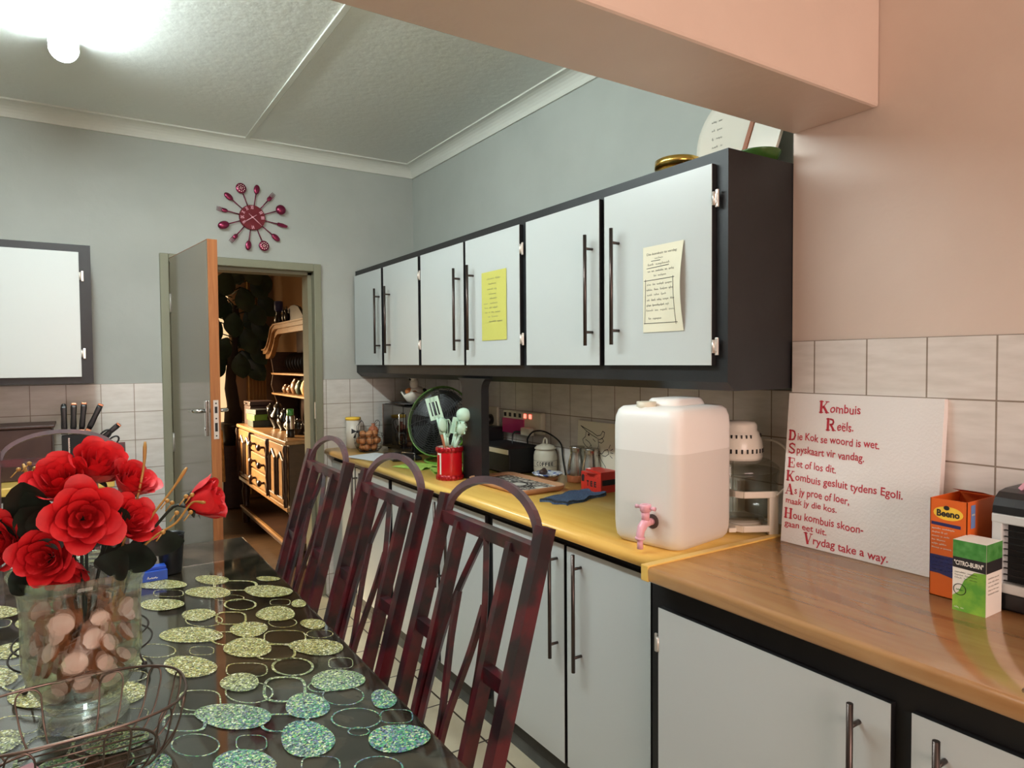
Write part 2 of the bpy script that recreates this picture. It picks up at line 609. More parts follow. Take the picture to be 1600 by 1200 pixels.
def text_geo(s, bold=0.0):
    key = (s, bold)
    if key not in _TXT:
        cu = bpy.data.curves.new('lettering_source', 'FONT')
        cu.body = s
        cu.resolution_u = 3
        cu.offset = bold
        ob = bpy.data.objects.new('lettering_source', cu)
        COL.objects.link(ob)
        dg = bpy.context.evaluated_depsgraph_get()
        me = ob.evaluated_get(dg).to_mesh()
        vs = [v.co.copy() for v in me.vertices]
        fs = [list(p.vertices) for p in me.polygons]
        ob.evaluated_get(dg).to_mesh_clear()
        bpy.data.objects.remove(ob)
        bpy.data.curves.remove(cu)
        x0 = min(v.x for v in vs)
        x1 = max(v.x for v in vs)
        vs = [((v.x - x0) / (x1 - x0), v.y / 0.70) for v in vs]     # width 1, capital height 1
        _TXT[key] = (vs, fs)
    return _TXT[key]


def put_text(mb, s, w, h, xf, bold=0.0, slope=0.0, jitter=0.0):
    """flat lettering: local x to the right, y up, on the plane of xf"""
    vs, fs = text_geo(s, bold)
    rnd = random.Random(len(s))
    a, ph = jitter, rnd.random() * 6
    mb.add([(x * w, y * h + slope * x * w + a * h * sin(x * 17 + ph), 0) for x, y in vs], fs, False, xf)


def strokes(mb, lines, width, xf, sx=1.0, sy=1.0):
    """flat pen strokes (polylines) of a given width"""
    for item in lines:
        pts, w = (item[0], item[1]) if isinstance(item[1], float) else (item, width)
        pts = [Vector((p[0] * sx, p[1] * sy)) for p in pts]
        for i in range(len(pts) - 1):
            d = (pts[i + 1] - pts[i])
            if d.length < 1e-7:
                continue
            d.normalize()
            n = Vector((-d.y, d.x)) * w / 2
            e = d * w * 0.3
            a, b = pts[i] - e, pts[i + 1] + e
            q = [a + n, a - n, b - n, b + n]
            mb.add([(p.x, p.y, 0) for p in q], [(0, 1, 2, 3)], False, xf)


def put_scrawl(mb, s, w, h, xf, pen=0.14):
    """a line of writing too small to read: joined pen zigzags, one group per word of s"""
    r_ = random.Random(s)
    n = len(s)
    cur, lines = [], []
    for i, ch in enumerate(s):
        x0, dx = w * i / n, w / n
        if ch == ' ':
            if cur:
                lines.append(cur)
            cur = []
            continue
        tall = 1.0 if r_.random() < 0.25 else 0.62
        low = -0.3 if r_.random() < 0.12 else 0.0
        cur += [(x0 + dx * 0.1, h * 0.1), (x0 + dx * 0.4, h * tall), (x0 + dx * 0.6, h * low), (x0 + dx * 0.95, h * 0.5 * r_.uniform(0.5, 1.0))]
    if cur:
        lines.append(cur)
    strokes(mb, lines, h * pen, xf)


def plane_xf(origin, right, up, lift=0.0008):
    r = Vector(right).normalized()
    u = Vector(up)
    u = (u - r * u.dot(r)).normalized()
    n = r.cross(u)
    m = Matrix((r, u, n)).transposed().to_4x4()
    m.translation = Vector(origin) + n * lift
    return m


def arc(c, r, a0, a1, n):
    return [(c[0] + r * cos(a0 + (a1 - a0) * i / n), c[1] + r * sin(a0 + (a1 - a0) * i / n)) for i in range(n + 1)]


def smooth_path(pts, n=6):
    """Catmull-Rom through the points"""
    P = [Vector(p) for p in pts]
    P = [P[0] * 2 - P[1]] + P + [P[-1] * 2 - P[-2]]
    out = []
    for i in range(1, len(P) - 2):
        for k in range(n):
            t = k / n
            a, b, c, d = P[i - 1], P[i], P[i + 1], P[i + 2]
            out.append(0.5 * ((2 * b) + (c - a) * t + (2 * a - 5 * b + 4 * c - d) * t * t + (3 * b - a - 3 * c + d) * t ** 3))
    out.append(P[-2])
    return out

YZX = Matrix(((0, 0, 1, 0), (1, 0, 0, 0), (0, 1, 0, 0), (0, 0, 0, 1)))      # polygon (y,z) swept along x
XZY = Matrix(((1, 0, 0, 0), (0, 0, -1, 0), (0, 1, 0, 0), (0, 0, 0, 1)))     # polygon (x,z) swept along -y
CEIL = 2.69

# ------------------------------------------------------------------ setting
struct('floor', MB().box(-2.4, -2.2, -0.05, 1.88, 4.165, 0.0), M['floor'], (1.26, 2.155, 0))
struct('floor_dining', MB().box(-1.6, 4.165, -0.05, 1.85, 7.65, 0.0), M['parquet'])
struct('ceiling', MB().box(-2.45, -2.25, CEIL, 2.1, 7.7, CEIL + 0.08), M['ceiling'])
b = MB()
b.box(-2.4, 4.09, 0, 0.43, 4.24, CEIL).box(1.222, 4.09, 0, 1.88, 4.24, CEIL).box(0.43, 4.09, 1.975, 1.222, 4.24, CEIL)
struct('wall_back', b, M['wall'])
struct('wall_right', MB().box(1.88, 1.216, 0, 2.05, 4.24, CEIL), M['wall'])
b = MB().box(1.76, -2.2, 0, 2.05, 1.216, CEIL)
struct('wall_near_right', b, M['wall_near'])
struct('wall_left', MB().box(-2.5, -2.2, 0, -2.4, 4.24, CEIL), M['wall'])
b = MB()
b.box(-2.5, -2.3, 0, -0.55, -2.2, CEIL).box(1.25, -2.3, 0, 2.05, -2.2, CEIL)
b.box(-0.55, -2.3, 0, 1.25, -2.2, 0.85).box(-0.55, -2.3, 2.25, 1.25, -2.2, CEIL)
struct('wall_behind', b, M['wall_near'])
w1 = struct('window_1', MB().box(-0.55, -2.28, 0.85, 1.25, -2.24, 0.9).box(-0.55, -2.28, 2.2, 1.25, -2.24, 2.25)
            .box(-0.55, -2.28, 0.9, -0.5, -2.24, 2.2).box(1.2, -2.28, 0.9, 1.25, -2.24, 2.2).box(0.33, -2.28, 0.9, 0.37, -2.24, 2.2), M['white'])
b = MB()
cp = [(-0.65 + 2.0 * i / 80, -2.15 + 0.025 * sin(i * 1.3)) for i in range(81)]
vs = [(x, y, 0.75) for x, y in cp] + [(x, y, 2.35) for x, y in cp]
b.add(vs, [(i, i + 1, 82 + i, 81 + i) for i in range(80)], True)
b.build('curtain', M['pink_curtain'], w1)
struct('trim_1', MB().box(-2.4, 0.968, 2.072, 1.76, 1.216, CEIL, 0.008), M['wall_near'])
# dining room shell beyond the door
b = MB().box(1.78, 4.24, 0, 1.9, 7.6, CEIL)
struct('wall_dining_right', b, M['dining_wall'])
b = MB().box(-1.6, 7.5, 0, -0.8, 7.6, CEIL).box(1.28, 7.5, 0, 1.9, 7.6, CEIL).box(-0.8, 7.5, 0, 1.28, 7.6, 0.75).box(-0.8, 7.5, 2.2, 1.28, 7.6, CEIL)
struct('wall_dining_back', b, M['dining_wall'])
struct('wall_dining_left', MB().box(-1.6, 4.24, 0, -1.5, 7.6, CEIL), M['dining_wall'])
w2 = struct('window_2', MB().box(-0.8, 7.52, 0.75, 1.28, 7.58, 0.80).box(-0.8, 7.52, 2.15, 1.28, 7.58, 2.2).box(-0.8, 7.52, 0.8, -0.75, 7.58, 2.15)
            .box(1.23, 7.52, 0.8, 1.28, 7.58, 2.15).box(0.70, 7.52, 0.8, 0.73, 7.58, 2.15), M['white'])
b = MB()
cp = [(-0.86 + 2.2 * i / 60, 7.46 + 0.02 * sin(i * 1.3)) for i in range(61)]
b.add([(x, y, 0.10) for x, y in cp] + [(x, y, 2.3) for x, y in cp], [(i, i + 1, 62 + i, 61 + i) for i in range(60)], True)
b.build('glow_curtain', M['glow_curtain'], w2)
# tiled dado
struct('trim_2', MB().box(-2.4, 4.082, 0.0, 0.392, 4.09, 1.322), M['tile_y'], (0.108, 4.082, 1.172))
struct('trim_3', MB().box(1.262, 4.082, 0.0, 1.872, 4.09, 1.322), M['tile_y'], (1.284, 4.082, 1.172))
struct('trim_4', MB().box(1.872, 1.216, 0.80, 1.88, 4.09, 1.326), M['tile_x'], (1.872, 1.367, 1.176))
b = MB().box(1.752, -2.0, 0.80, 1.76, 1.21, 1.476)
struct('trim_5', b, M['tile_x'], (1.752, 0.69, 1.176))
# coved cornice and ceiling strip
cove = [(0, 2.616), (0.010, 2.616)] + [(0.010 + 0.058 * (1 - cos(t * pi / 12)), 2.624 + 0.058 * sin(t * pi / 12)) for t in range(7)] + [(0.074, 2.682), (0.074, CEIL), (0, CEIL)]
b = MB().prism([(1.88 - d, z) for d, z in cove][::-1], -4.09, -1.216, XZY)
struct('trim_6', b, M['cornice'])
b = MB().prism([(4.09 - d, z) for d, z in cove], -2.4, 1.88, YZX)
struct('trim_7', b, M['cornice'])
struct('trim_8', MB().box(0.828, 1.216, 2.683, 0.856, 4.02, CEIL, 0.003), M['cornice'])

# ------------------------------------------------------------------ door with steel frame
door = bpy.data.objects.new('door_1', None)
COL.objects.link(door)
door.location = (0.83, 4.15, 0)
door['kind'] = 'structure'


def under(o, parent):
    """parent while keeping world place"""
    o.parent = parent
    o.matrix_parent_inverse = Matrix.Translation(parent.location).inverted()
    return o


b = MB()
b.box(0.392, 4.07, 0, 0.436, 4.25, 2.018, 0.004).box(1.218, 4.07, 0, 1.262, 4.25, 2.018, 0.004).box(0.436, 4.07, 1.972, 1.218, 4.25, 2.018, 0.004)
b.box(1.196, 4.13, 0, 1.218, 4.25, 1.972).box(0.436, 4.13, 0, 0.452, 4.25, 1.972).box(0.436, 4.13, 1.955, 1.218, 4.25, 1.972)
under(b.build('frame', M['frame']), door)
under(MB().box(1.214, 4.082, 1.085, 1.2195, 4.10, 1.185).build('strike_plate', M['hinge']), door)
dd = Vector((0.081, -0.711, 0)).normalized()
dn = Vector((0, 0, 1)).cross(dd)
DX = Matrix((dd, dn, Vector((0, 0, 1)))).transposed().to_4x4()
DX.translation = (0.4375, 4.062, 0)
b = MB().use(M['leaf']).box(0, 0, 0.012, 0.707, 0.043, 1.99, 0.002, DX).use(M['leaf_edge']).box(0.707, 0, 0.012, 0.7145, 0.043, 1.99, 0.001, DX)
b.box(0.0, -0.0, 1.99, 0.714, 0.043, 1.992, 0, DX)
leaf = under(b.build('leaf'), door)


def on_leaf(name, mb, m):
    o = mb.build(name, m)
    o.parent = leaf
    return o


b = MB()
for s, y in ((-1, 0), (1, 0.043)):
    b.box(0.632, min(y, y + s * 0.008), 1.085, 0.66, max(y, y + s * 0.008), 1.252, 0.003, DX)
    b.tube([(0.646, y + s * 0.006, 1.203), (0.646, y + s * 0.045, 1.203), (0.63, y + s * 0.052, 1.203), (0.53, y + s * 0.05, 1.200)], [0.009, 0.009, 0.009, 0.007], 8, False, None, DX)
    b.cyl((0.646, y + s * 0.008, 1.12), (0.646, y + s * 0.011, 1.12), 0.009, None, 10, DX)
on_leaf('handle', b, M['chrome'])
b = MB().use(M['hinge']).box(0.7135, 0.011, 1.075, 0.7165, 0.033, 1.255, 0, DX)
b.use(M['matte_black']).box(0.7163, 0.016, 1.195, 0.7168, 0.028, 1.225, 0, DX).box(0.7163, 0.016, 1.11, 0.7168, 0.028, 1.15, 0, DX)
for z in (1.09, 1.17, 1.24):
    b.cyl((0.7163, 0.022, z), (0.7169, 0.022, z), 0.004, None, 8, DX)
on_leaf('lock_plate', b, None)
for z in (1.70, 0.95, 0.25):
    b = MB().cyl((0.441, 4.056, z), (0.441, 4.056, z + 0.10), 0.008).box(0.437, 4.058, z, 0.443, 4.10, z + 0.10)
    on_leaf('hinge', b, M['hinge'])

# ------------------------------------------------------------------ cabinets
ZERO = Vector((0, 0, 0))


def bar_handle(y, z0, z1, xb, xd, parent):
    b = MB().cyl((xb, y, z0), (xb, y, z1), 0.0062, None, 10)
    for z in (z0 + 0.045, z1 - 0.045):
        b.cyl((xb, y, z), (xd, y, z), 0.0048, None, 8)
    return b.build('handle', M['handle'], parent)


def cab_hinge(x, y, z, parent, s=1):
    """exposed hinge between door edge and face frame"""
    b = MB().box(x - 0.004, y - 0.004, z - 0.024, x + 0.002, y + 0.006, z + 0.024, 0.0015)
    b.cyl((x - 0.006, y + s * 0.009, z - 0.018), (x - 0.006, y + s * 0.009, z + 0.018), 0.0045, None, 8)
    b.box(x - 0.006, min(y, y + s * 0.009), z - 0.013, x, max(y, y + s * 0.009), z + 0.013)
    return b.build('hinge', M['hinge'], parent)


def door_slab(x0, x1, y0, y1, z0, z1, parent):
    """white faced door with black painted edges"""
    b = MB().use(M['black']).box(x0 + 0.0012, y0, z0, x1, y1, z1, 0.001)
    b.use(M['white']).box(x0, y0 + 0.0008, z0 + 0.0008, x0 + 0.0015, y1 - 0.0008, z1 - 0.0008)
    return b.build('door', None, parent)


def cabinet(name, label, cat, group, xf, xback, y0, y1, zb, zt, doors, dz0, dz1, hz, hang, lip=True):
    """xf = face plane; doors: (y0, y1, handle y or None, hinge y or None)"""
    root = thing(name, label, cat, (0, 0, 0), 0, group)
    b = MB()
    if lip:
        b.box(xf, y0, zb + 0.024, xback, y1, zt)
        b.prism([(xf, zb + 0.024), (xf + 0.028, zb), (xback, zb), (xback, zb + 0.024)], -y1, -y0, XZY)
    else:
        b.box(xf, y0, zb, xback, y1, zt)
    b.build('carcass', M['black'], root)
    for ya, yb, hy, gy in doors:
        d = door_slab(xf - 0.018, xf, ya, yb, dz0, dz1, root)
        if hy is not None:
            bar_handle(hy, hz[0], hz[1], xf - 0.050, xf - 0.016, d)
        if gy is not None:
            s = 1 if gy < (ya + yb) / 2 else -1
            for z in hang:
                cab_hinge(xf - 0.012, gy, z, d, s)
    return root


UZ = (1.408, 1.956)
HU = (1.474, 1.841)
NG = 'black framed wall units with white doors along the side wall'
cabinet('wall_cabinet', 'white two-door wall unit in the room corner, no paper on its doors', 'cabinet', NG, 1.48, 1.872, 3.117, 4.082, 1.338, 1.99,
        [(3.623, 4.055, 3.647, None), (3.134, 3.590, 3.496, 3.122)], *UZ, HU, (1.51, 1.86))
u2 = cabinet('wall_cabinet', 'white two-door wall unit carrying the yellow note and standing on a black post', 'cabinet', NG, 1.48, 1.872, 2.182, 3.117, 1.338, 1.99,
             [(2.658, 3.102, 2.693, None), (2.205, 2.638, 2.568, 2.190)], *UZ, HU, (1.51, 1.86))
post = [(2.51, 0.9), (2.68, 0.9), (2.68, 1.30)] + [(2.68 + 0.05 * (1 - cos(t * pi / 12)), 1.30 + 0.05 * sin(t * pi / 12)) for t in range(1, 7)]
post += [(2.46, 1.35)] + [(2.51 - 0.05 * (1 - cos(t * pi / 12)), 1.30 + 0.05 * sin(t * pi / 12)) for t in range(5, -1, -1)]
MB().prism(post, 1.462, 1.50, YZX).build('support_post', M['black'], u2)
cabinet('wall_cabinet', 'white two-door wall unit with a cream handwritten sheet, beside the protruding wall', 'cabinet', NG, 1.48, 1.872, 1.218, 2.182, 1.338, 1.99,
        [(1.728, 2.160, 1.764, None), (1.258, 1.703, 1.633, 1.243)], *UZ, HU, (1.46, 1.86))

# wall unit on the back wall
lc = thing('wall_cabinet', 'white single-door wall unit hung on the back wall above the knife block', 'cabinet')
MB().box(-1.0, 3.75, 1.335, 0.072, 4.082, 1.98).build('carcass', M['black'], lc)
d = MB().box(-0.46, 3.732, 1.366, 0.025, 3.75, 1.944, 0.0012).build('door', M['white'], lc)
for z in (1.475, 1.835):
    MB().box(0.033, 3.742, z - 0.024, 0.043, 3.75, z + 0.024, 0.0015).cyl((0.028, 3.744, z - 0.018), (0.028, 3.744, z + 0.018), 0.0045, None, 8)\
        .box(0.026, 3.744, z - 0.013, 0.036, 3.75, z + 0.013).build('hinge', M['hinge'], d)
d = MB().box(-0.95, 3.732, 1.366, -0.475, 3.75, 1.944, 0.0012).build('door', M['white'], lc)

BZ = (0.111, 0.831)
HB = (0.455, 0.824)
BG = 'white base units under the yellow worktop'


def base_unit(label, y0, y1, doors):
    r = cabinet('base_cabinet', label, 'cabinet', BG, 1.327, 1.868, y0, y1, 0.055, 0.862, doors, *BZ, HB, (0.20, 0.76), False)
    MB().box(1.335, y0, 0.0, 1.40, y1, 0.055).build('plinth', M['plinth'], r)
    return r


base_unit('white base unit next to the tiled corner by the doorway', 3.158, 4.082, [(3.672, 4.06, 3.63, None), (3.180, 3.656, 3.51, None)])
base_unit('white base unit below the red utensil crock', 2.198, 3.158, [(2.634, 3.136, 2.60, 3.148), (2.228, 2.616, 2.50, 2.212)])
base_unit('white base unit below the water container, its doors meeting beside long bar handles', 1.285, 2.198, [(1.727, 2.170, 1.763, 2.184), (1.335, 1.712, 1.639, None)])
nb = cabinet('base_cabinet', 'deeper white base unit under the pink-lit worktop with the foam board', 'cabinet', None, 1.266, 1.75, -0.1, 1.285, 0.06, 0.862,
             [(0.653, 1.246, 0.713, 1.256), (0.02, 0.617, 0.560, None)], 0.115, 0.787, (0.40, 0.772), (0.25, 0.69), False)
MB().box(1.30, -0.1, 0.0, 1.36, 1.285, 0.06).build('plinth', M['plinth'], nb)
nb2 = cabinet('base_cabinet', 'plain white base unit continuing under the pink-lit worktop beyond the silver tray', 'cabinet', None, 1.266, 1.75, -1.3, -0.1, 0.06, 0.862,
              [(-0.66, -0.12, -0.6, None), (-1.28, -0.68, -0.74, None)], 0.115, 0.787, (0.40, 0.772), (0.25, 0.69), False)

prof = [(1.872, 0.862), (1.285, 0.862)] + [(1.285 + 0.019 * cos(a), 0.881 + 0.019 * sin(a)) for a in [(-pi / 2 - pi * t / 8) for t in range(9)]] + [(1.872, 0.90)]
fc = MB().prism([(x, z) for x, z in prof][::-1], -4.082, -1.262, XZY, True).build('worktop', M['far_wood'])
tag(fc, 'yellow wood-look worktop running under the wall units', 'worktop')
prof = [(1.752, 0.862), (1.212, 0.862)] + [(1.212 + 0.008 * cos(a), 0.870 + 0.008 * sin(a)) for a in [(-pi / 2 - pi * t / 8) for t in range(5)]] + \
       [(1.212 + 0.010 * cos(a), 0.890 + 0.010 * sin(a)) for a in [(pi - pi * t / 8) for t in range(5)]] + [(1.752, 0.90)]
nc = thing('worktop', 'knotty wood-look worktop, browned by painted-in pink light, holding the foam board and boxes', 'worktop')
MB().prism(prof[::-1], -1.236, 1.3, XZY, True).build('slab', M['near_wood'], nc)
MB().box(1.202, 1.236, 0.862, 1.752, 1.262, 0.904, 0.003).build('joint_strip', M['far_wood'], nc)

# ------------------------------------------------------------------ ceiling light
fl = thing('ceiling_light', 'long glowing fluorescent tube light on the ceiling', 'light', (-0.008, 2.25, CEIL))
MB().box(-0.045, -0.94, -0.035, 0.045, 0.94, 0.0, 0.004).build('base', M['white'], fl)
half = [(0.05 * cos(a), -0.035 + 0.055 * sin(a)) for a in [(-pi * t / 14) for t in range(15)]]
MB().prism(half, -0.935, 0.935, XZY, True).build('diffuser', M['tube'], fl)
for y in (-0.94, 0.933):
    MB().prism([(x * 1.04, -0.035 + (z + 0.035) * 1.04) for x, z in half] , y, y + 0.007, XZY).build('end_cap', M['white'], fl)

# ------------------------------------------------------------------ chairs
def back_x(z):
    return (z - 0.65) * 0.28 if z > 0.45 else -0.056 + (0.45 - z) * 0.19


def make_chair(label, x, y, rz, group):
    r = thing('dining_chair', label, 'chair', (x, y, 0), rz, group)
    for s in (-1, 1):
        MB().tube([(back_x(z), s * 0.205, z) for z in (0.0, 0.2, 0.45, 0.65, 0.9, 1.10)], 0, 4, False, (0.030, 0.030)).build('back_post', M['chair'], r)
        MB().tube([(back_x(z), s * 0.112, z) for z in (0.46, 0.65, 0.9, 1.05)], 0, 4, False, (0.030, 0.018)).build('slat', M['chair'], r)
        MB().tube([(back_x(0.80), s * 0.197, 0.80), (back_x(0.80), s * 0.12, 0.80)], 0, 4, False, (0.022, 0.032)).build('stub_rail', M['chair'], r)
        p = smooth_path([(back_x(z), s * yy, z) for yy, z in ((0.004, 1.045), (0.03, 0.985), (0.062, 0.90), (0.085, 0.80), (0.092, 0.65), (0.092, 0.46))], 4)
        MB().tube(p, 0, 4, False, (0.013, 0.013)).build('tracery_bar', M['chair'], r)
        p = smooth_path([(back_x(z), s * yy, z) for yy, z in ((0.056, 0.91), (0.045, 0.82), (0.022, 0.72), (0.009, 0.64), (0.008, 0.46))], 4)
        MB().tube(p, 0, 4, False, (0.012, 0.012)).build('tracery_bar', M['chair'], r)
        MB().tube([(-0.44, s * 0.19, 0.42), (-0.46, s * 0.195, 0.0)], 0, 4, False, (0.03, 0.03)).build('front_leg', M['chair'], r)
    MB().tube([(back_x(1.05), -0.195, 1.05), (back_x(1.05), 0.195, 1.05)], 0, 4, False, (0.022, 0.028)).build('top_rail', M['chair'], r)
    a = [(back_x(1.06 + 0.098 * sin(t * pi / 20)), -0.192 * cos(t * pi / 20), 1.06 + 0.098 * sin(t * pi / 20)) for t in range(21)]
    MB().tube(a, 0, 4, False, (0.014, 0.016)).build('arch', M['arch'], r)
    MB().box(-0.47, -0.205, 0.42, -0.06, 0.205, 0.452).build('seat_frame', M['chair'], r)
    MB().box(-0.47, -0.2, 0.45, -0.075, 0.2, 0.50, 0.018).build('cushion', M['seat'], r)
    return r


CG = 'maroon metal dining chairs around the table'
c1 = make_chair('mottled maroon metal chair with arched back below the worktop tray, nearest the water container', 0.637, 1.27, 0, CG)
for lab, x, y, rz in (('mottled maroon chair in the middle of the row, in front of the red crock', 0.617, 1.762, 0),
                      ('mottled maroon chair at the doorway end of the row along the table', 0.612, 2.325, 0),
                      ('maroon chair with lit-grey arch at the table head behind the roses', -0.055, 3.08, pi / 2)):
    c = dup(c1)
    c['label'] = lab
    c.location = (x, y, 0)
    c.rotation_euler = (0, 0, rz)
c1['label'] = 'mottled maroon metal chair with arched back standing closest to the water container'

# ------------------------------------------------------------------ dining table
tb = thing('dining_table', 'dark marbled dining table under the glittering cover', 'table', (0.02, 1.72, 0))
MB().box(-0.505, -0.97, 0.725, 0.505, 1.003, 0.760, 0.006).build('tabletop', M['marble'], tb)
for sx in (-1, 1):
    for sy in (-1, 1):
        MB().tube([(sx * 0.42, sy * 0.86, 0.0), (sx * 0.42, sy * 0.86, 0.725)], 0, 4, False, (0.06, 0.06)).build('leg', M['chair'], tb)
MB().box(-0.44, -0.88, 0.66, 0.44, 0.88, 0.724).build('apron', M['chair'], tb)

FILL = [(0.202, 2.259, 0.059, -0.04, 0.005, 0.052), (0.336, 2.219, 0.043, -0.029, 0.007, 0.047), (0.308, 2.103, 0.052, -0.034, 0.009, 0.056), (0.454, 2.016, 0.06, -0.04, 0.012, 0.052), (0.481, 2.133, 0.032, -0.021, 0.005, 0.023), (0.184, 2.068, 0.049, -0.034, 0.005, 0.051), (0.257, 1.928, 0.037, -0.024, 0.007, 0.047), (0.429, 1.822, 0.046, -0.03, 0.012, 0.051), (0.5, 1.863, 0.016, -0.01, 0.009, 0.033), (0.221, 1.794, 0.061, -0.041, 0.007, 0.056), (0.347, 1.751, 0.04, -0.027, 0.01, 0.049), (0.490, 1.696, 0.026, -0.017, 0.010, 0.035), (0.322, 1.64, 0.05, -0.033, 0.011, 0.055), (0.456, 1.553, 0.052, -0.034, 0.013, 0.046), (0.194, 1.607, 0.051, -0.034, 0.007, 0.055), (0.443, 1.365, 0.045, -0.029, 0.016, 0.049), (0.493, 1.237, 0.022, -0.015, 0.014, 0.034), (0.271, 1.468, 0.036, -0.023, 0.008, 0.041), (0.233, 1.333, 0.06, -0.039, 0.009, 0.049), (0.36, 1.294, 0.038, -0.025, 0.013, 0.046), (0.327, 1.18, 0.042, -0.027, 0.016, 0.056), (0.462, 1.092, 0.044, -0.03, 0.019, 0.042), (0.219, 1.164, 0.047, -0.031, 0.008, 0.037)]
RING = [(0.385, 2.122, 0.056, -0.037, 0.009, 0.049), (0.348, 2.02, 0.037, -0.025, 0.005, 0.028), (0.21, 2.159, 0.037, -0.026, 0.003, 0.034), (0.364, 1.946, 0.038, -0.026, 0.009, 0.047), (0.46, 1.902, 0.024, -0.016, 0.007, 0.025), (0.263, 1.878, 0.041, -0.028, 0.007, 0.047), (0.324, 1.855, 0.034, -0.023, 0.009, 0.048), (0.428, 1.749, 0.031, -0.021, 0.009, 0.034), (0.409, 1.652, 0.043, -0.029, 0.011, 0.042), (0.292, 1.722, 0.036, -0.024, 0.008, 0.044), (0.229, 1.68, 0.024, -0.016, 0.004, 0.025), (0.139, 1.741, 0.041, -0.027, 0.003, 0.043), (0.37, 1.579, 0.039, -0.026, 0.011, 0.044), (0.485, 1.624, 0.028, -0.018, 0.008, 0.025), (0.475, 1.439, 0.023, -0.015, 0.009, 0.027), (0.382, 1.481, 0.039, -0.026, 0.012, 0.046), (0.295, 1.52, 0.038, -0.025, 0.007, 0.035), (0.278, 1.413, 0.041, -0.028, 0.009, 0.048), (0.341, 1.387, 0.037, -0.024, 0.015, 0.055), (0.431, 1.294, 0.035, -0.024, 0.013, 0.038), (0.19, 1.433, 0.035, -0.023, 0.006, 0.045), (0.405, 1.356, 0.023, -0.015, 0.008, 0.024), (0.488, 1.162, 0.026, -0.017, 0.01, 0.023), (0.423, 1.197, 0.04, -0.026, 0.013, 0.036), (0.308, 1.255, 0.038, -0.025, 0.008, 0.033), (0.159, 1.267, 0.036, -0.024, 0.005, 0.039), (0.242, 1.22, 0.023, -0.015, 0.005, 0.026), (0.411, 1.151, 0.017, -0.011, 0.005, 0.014), (0.323, 1.088, 0.027, -0.019, 0.008, 0.025), (0.4, 1.029, 0.034, -0.022, 0.012, 0.03), (0.153, 1.359, 0.034, -0.023, 0.004, 0.035)]
cover = thing('table_cover', 'clear plastic table cover printed with glittering circles', 'tablecloth')
MB().box(-0.47, 0.765, 0.7605, 0.518, 2.42, 0.7625).build('sheet', M['pvc'], cover)
b = MB()
rnd = random.Random(3)
for shift in (0, -0.40, -0.80):
    for k, (cx, cy, ax, ay, bx, by) in enumerate(FILL):
        cx += shift
        if cx - abs(ax) < -0.465:
            continue
        vs = [(cx, cy, 0.7632)]
        ph = rnd.random() * 6
        for t in range(28):
            a = 2 * pi * t / 28
            e = 1.0 + 0.07 * sin(2 * a + ph) + 0.04 * sin(3 * a + 2 * ph)
            vs.append((cx + (ax * cos(a) + bx * sin(a)) * e, cy + (ay * cos(a) + by * sin(a)) * e, 0.7632))
        b.add(vs, [(0, 1 + t, 1 + (t + 1) % 28) for t in range(28)])
    for k, (cx, cy, ax, ay, bx, by) in enumerate(RING):
        cx += shift
        if cx - abs(ax) < -0.465:
            continue
        sq = 2.0 if k % 2 else 3.2                    # every other loop is a rounded lozenge
        vs = []
        for t in range(36):
            a = 2 * pi * t / 36
            c_, s_ = cos(a), sin(a)
            c2 = abs(c_) ** (2 / sq) * (1 if c_ >= 0 else -1)
            s2 = abs(s_) ** (2 / sq) * (1 if s_ >= 0 else -1)
            for e in (1.0, 0.93 if k % 3 else 0.87):
                vs.append((cx + (ax * c2 + bx * s2) * e, cy + (ay * c2 + by * s2) * e, 0.7630))
        b.add(vs, [(2 * t, 2 * ((t + 1) % 36), 2 * ((t + 1) % 36) + 1, 2 * t + 1) for t in range(36)])
b.build('glitter_print', M['glitter'], cover)

# ------------------------------------------------------------------ vase, wood slices, roses
TOP = 0.7635
VC = Vector((0.0, 1.485, TOP))
outer = [(0.0, 0.0), (0.070, 0.0), (0.074, 0.006), (0.066, 0.022), (0.060, 0.036), (0.074, 0.058), (0.090, 0.088), (0.097, 0.120), (0.097, 0.160), (0.096, 0.205), (0.101, 0.250), (0.115, 0.285)]
inner = [(0.111, 0.285), (0.097, 0.250), (0.092, 0.205), (0.093, 0.160), (0.093, 0.120), (0.086, 0.090), (0.070, 0.062), (0.050, 0.046), (0.0, 0.042)]
mg, ng, bg = new_mat('thick_vase_glass')
ng.nodes.remove(bg)
gl = node(ng, 'ShaderNodeBsdfGlass')
gl.inputs['Roughness'].default_value = 0.0
gl.inputs['IOR'].default_value = 1.42
gl.inputs['Color'].default_value = (0.95, 0.98, 0.96, 1)
tp = node(ng, 'ShaderNodeBsdfTransparent')
tp.inputs[0].default_value = (0.96, 0.98, 0.965, 1)
mxg = node(ng, 'ShaderNodeMixShader')
mxg.inputs[0].default_value = 0.55
ng.links.new(tp.outputs[0], mxg.inputs[1])
ng.links.new(gl.outputs[0], mxg.inputs[2])
ng.links.new(mxg.outputs[0], ng.nodes['Material Output'].inputs[0])
v = MB().lathe(outer + inner, 40).build('vase', mg)
v.location = VC
tag(v, 'clear flared glass vase holding the red roses', 'vase')

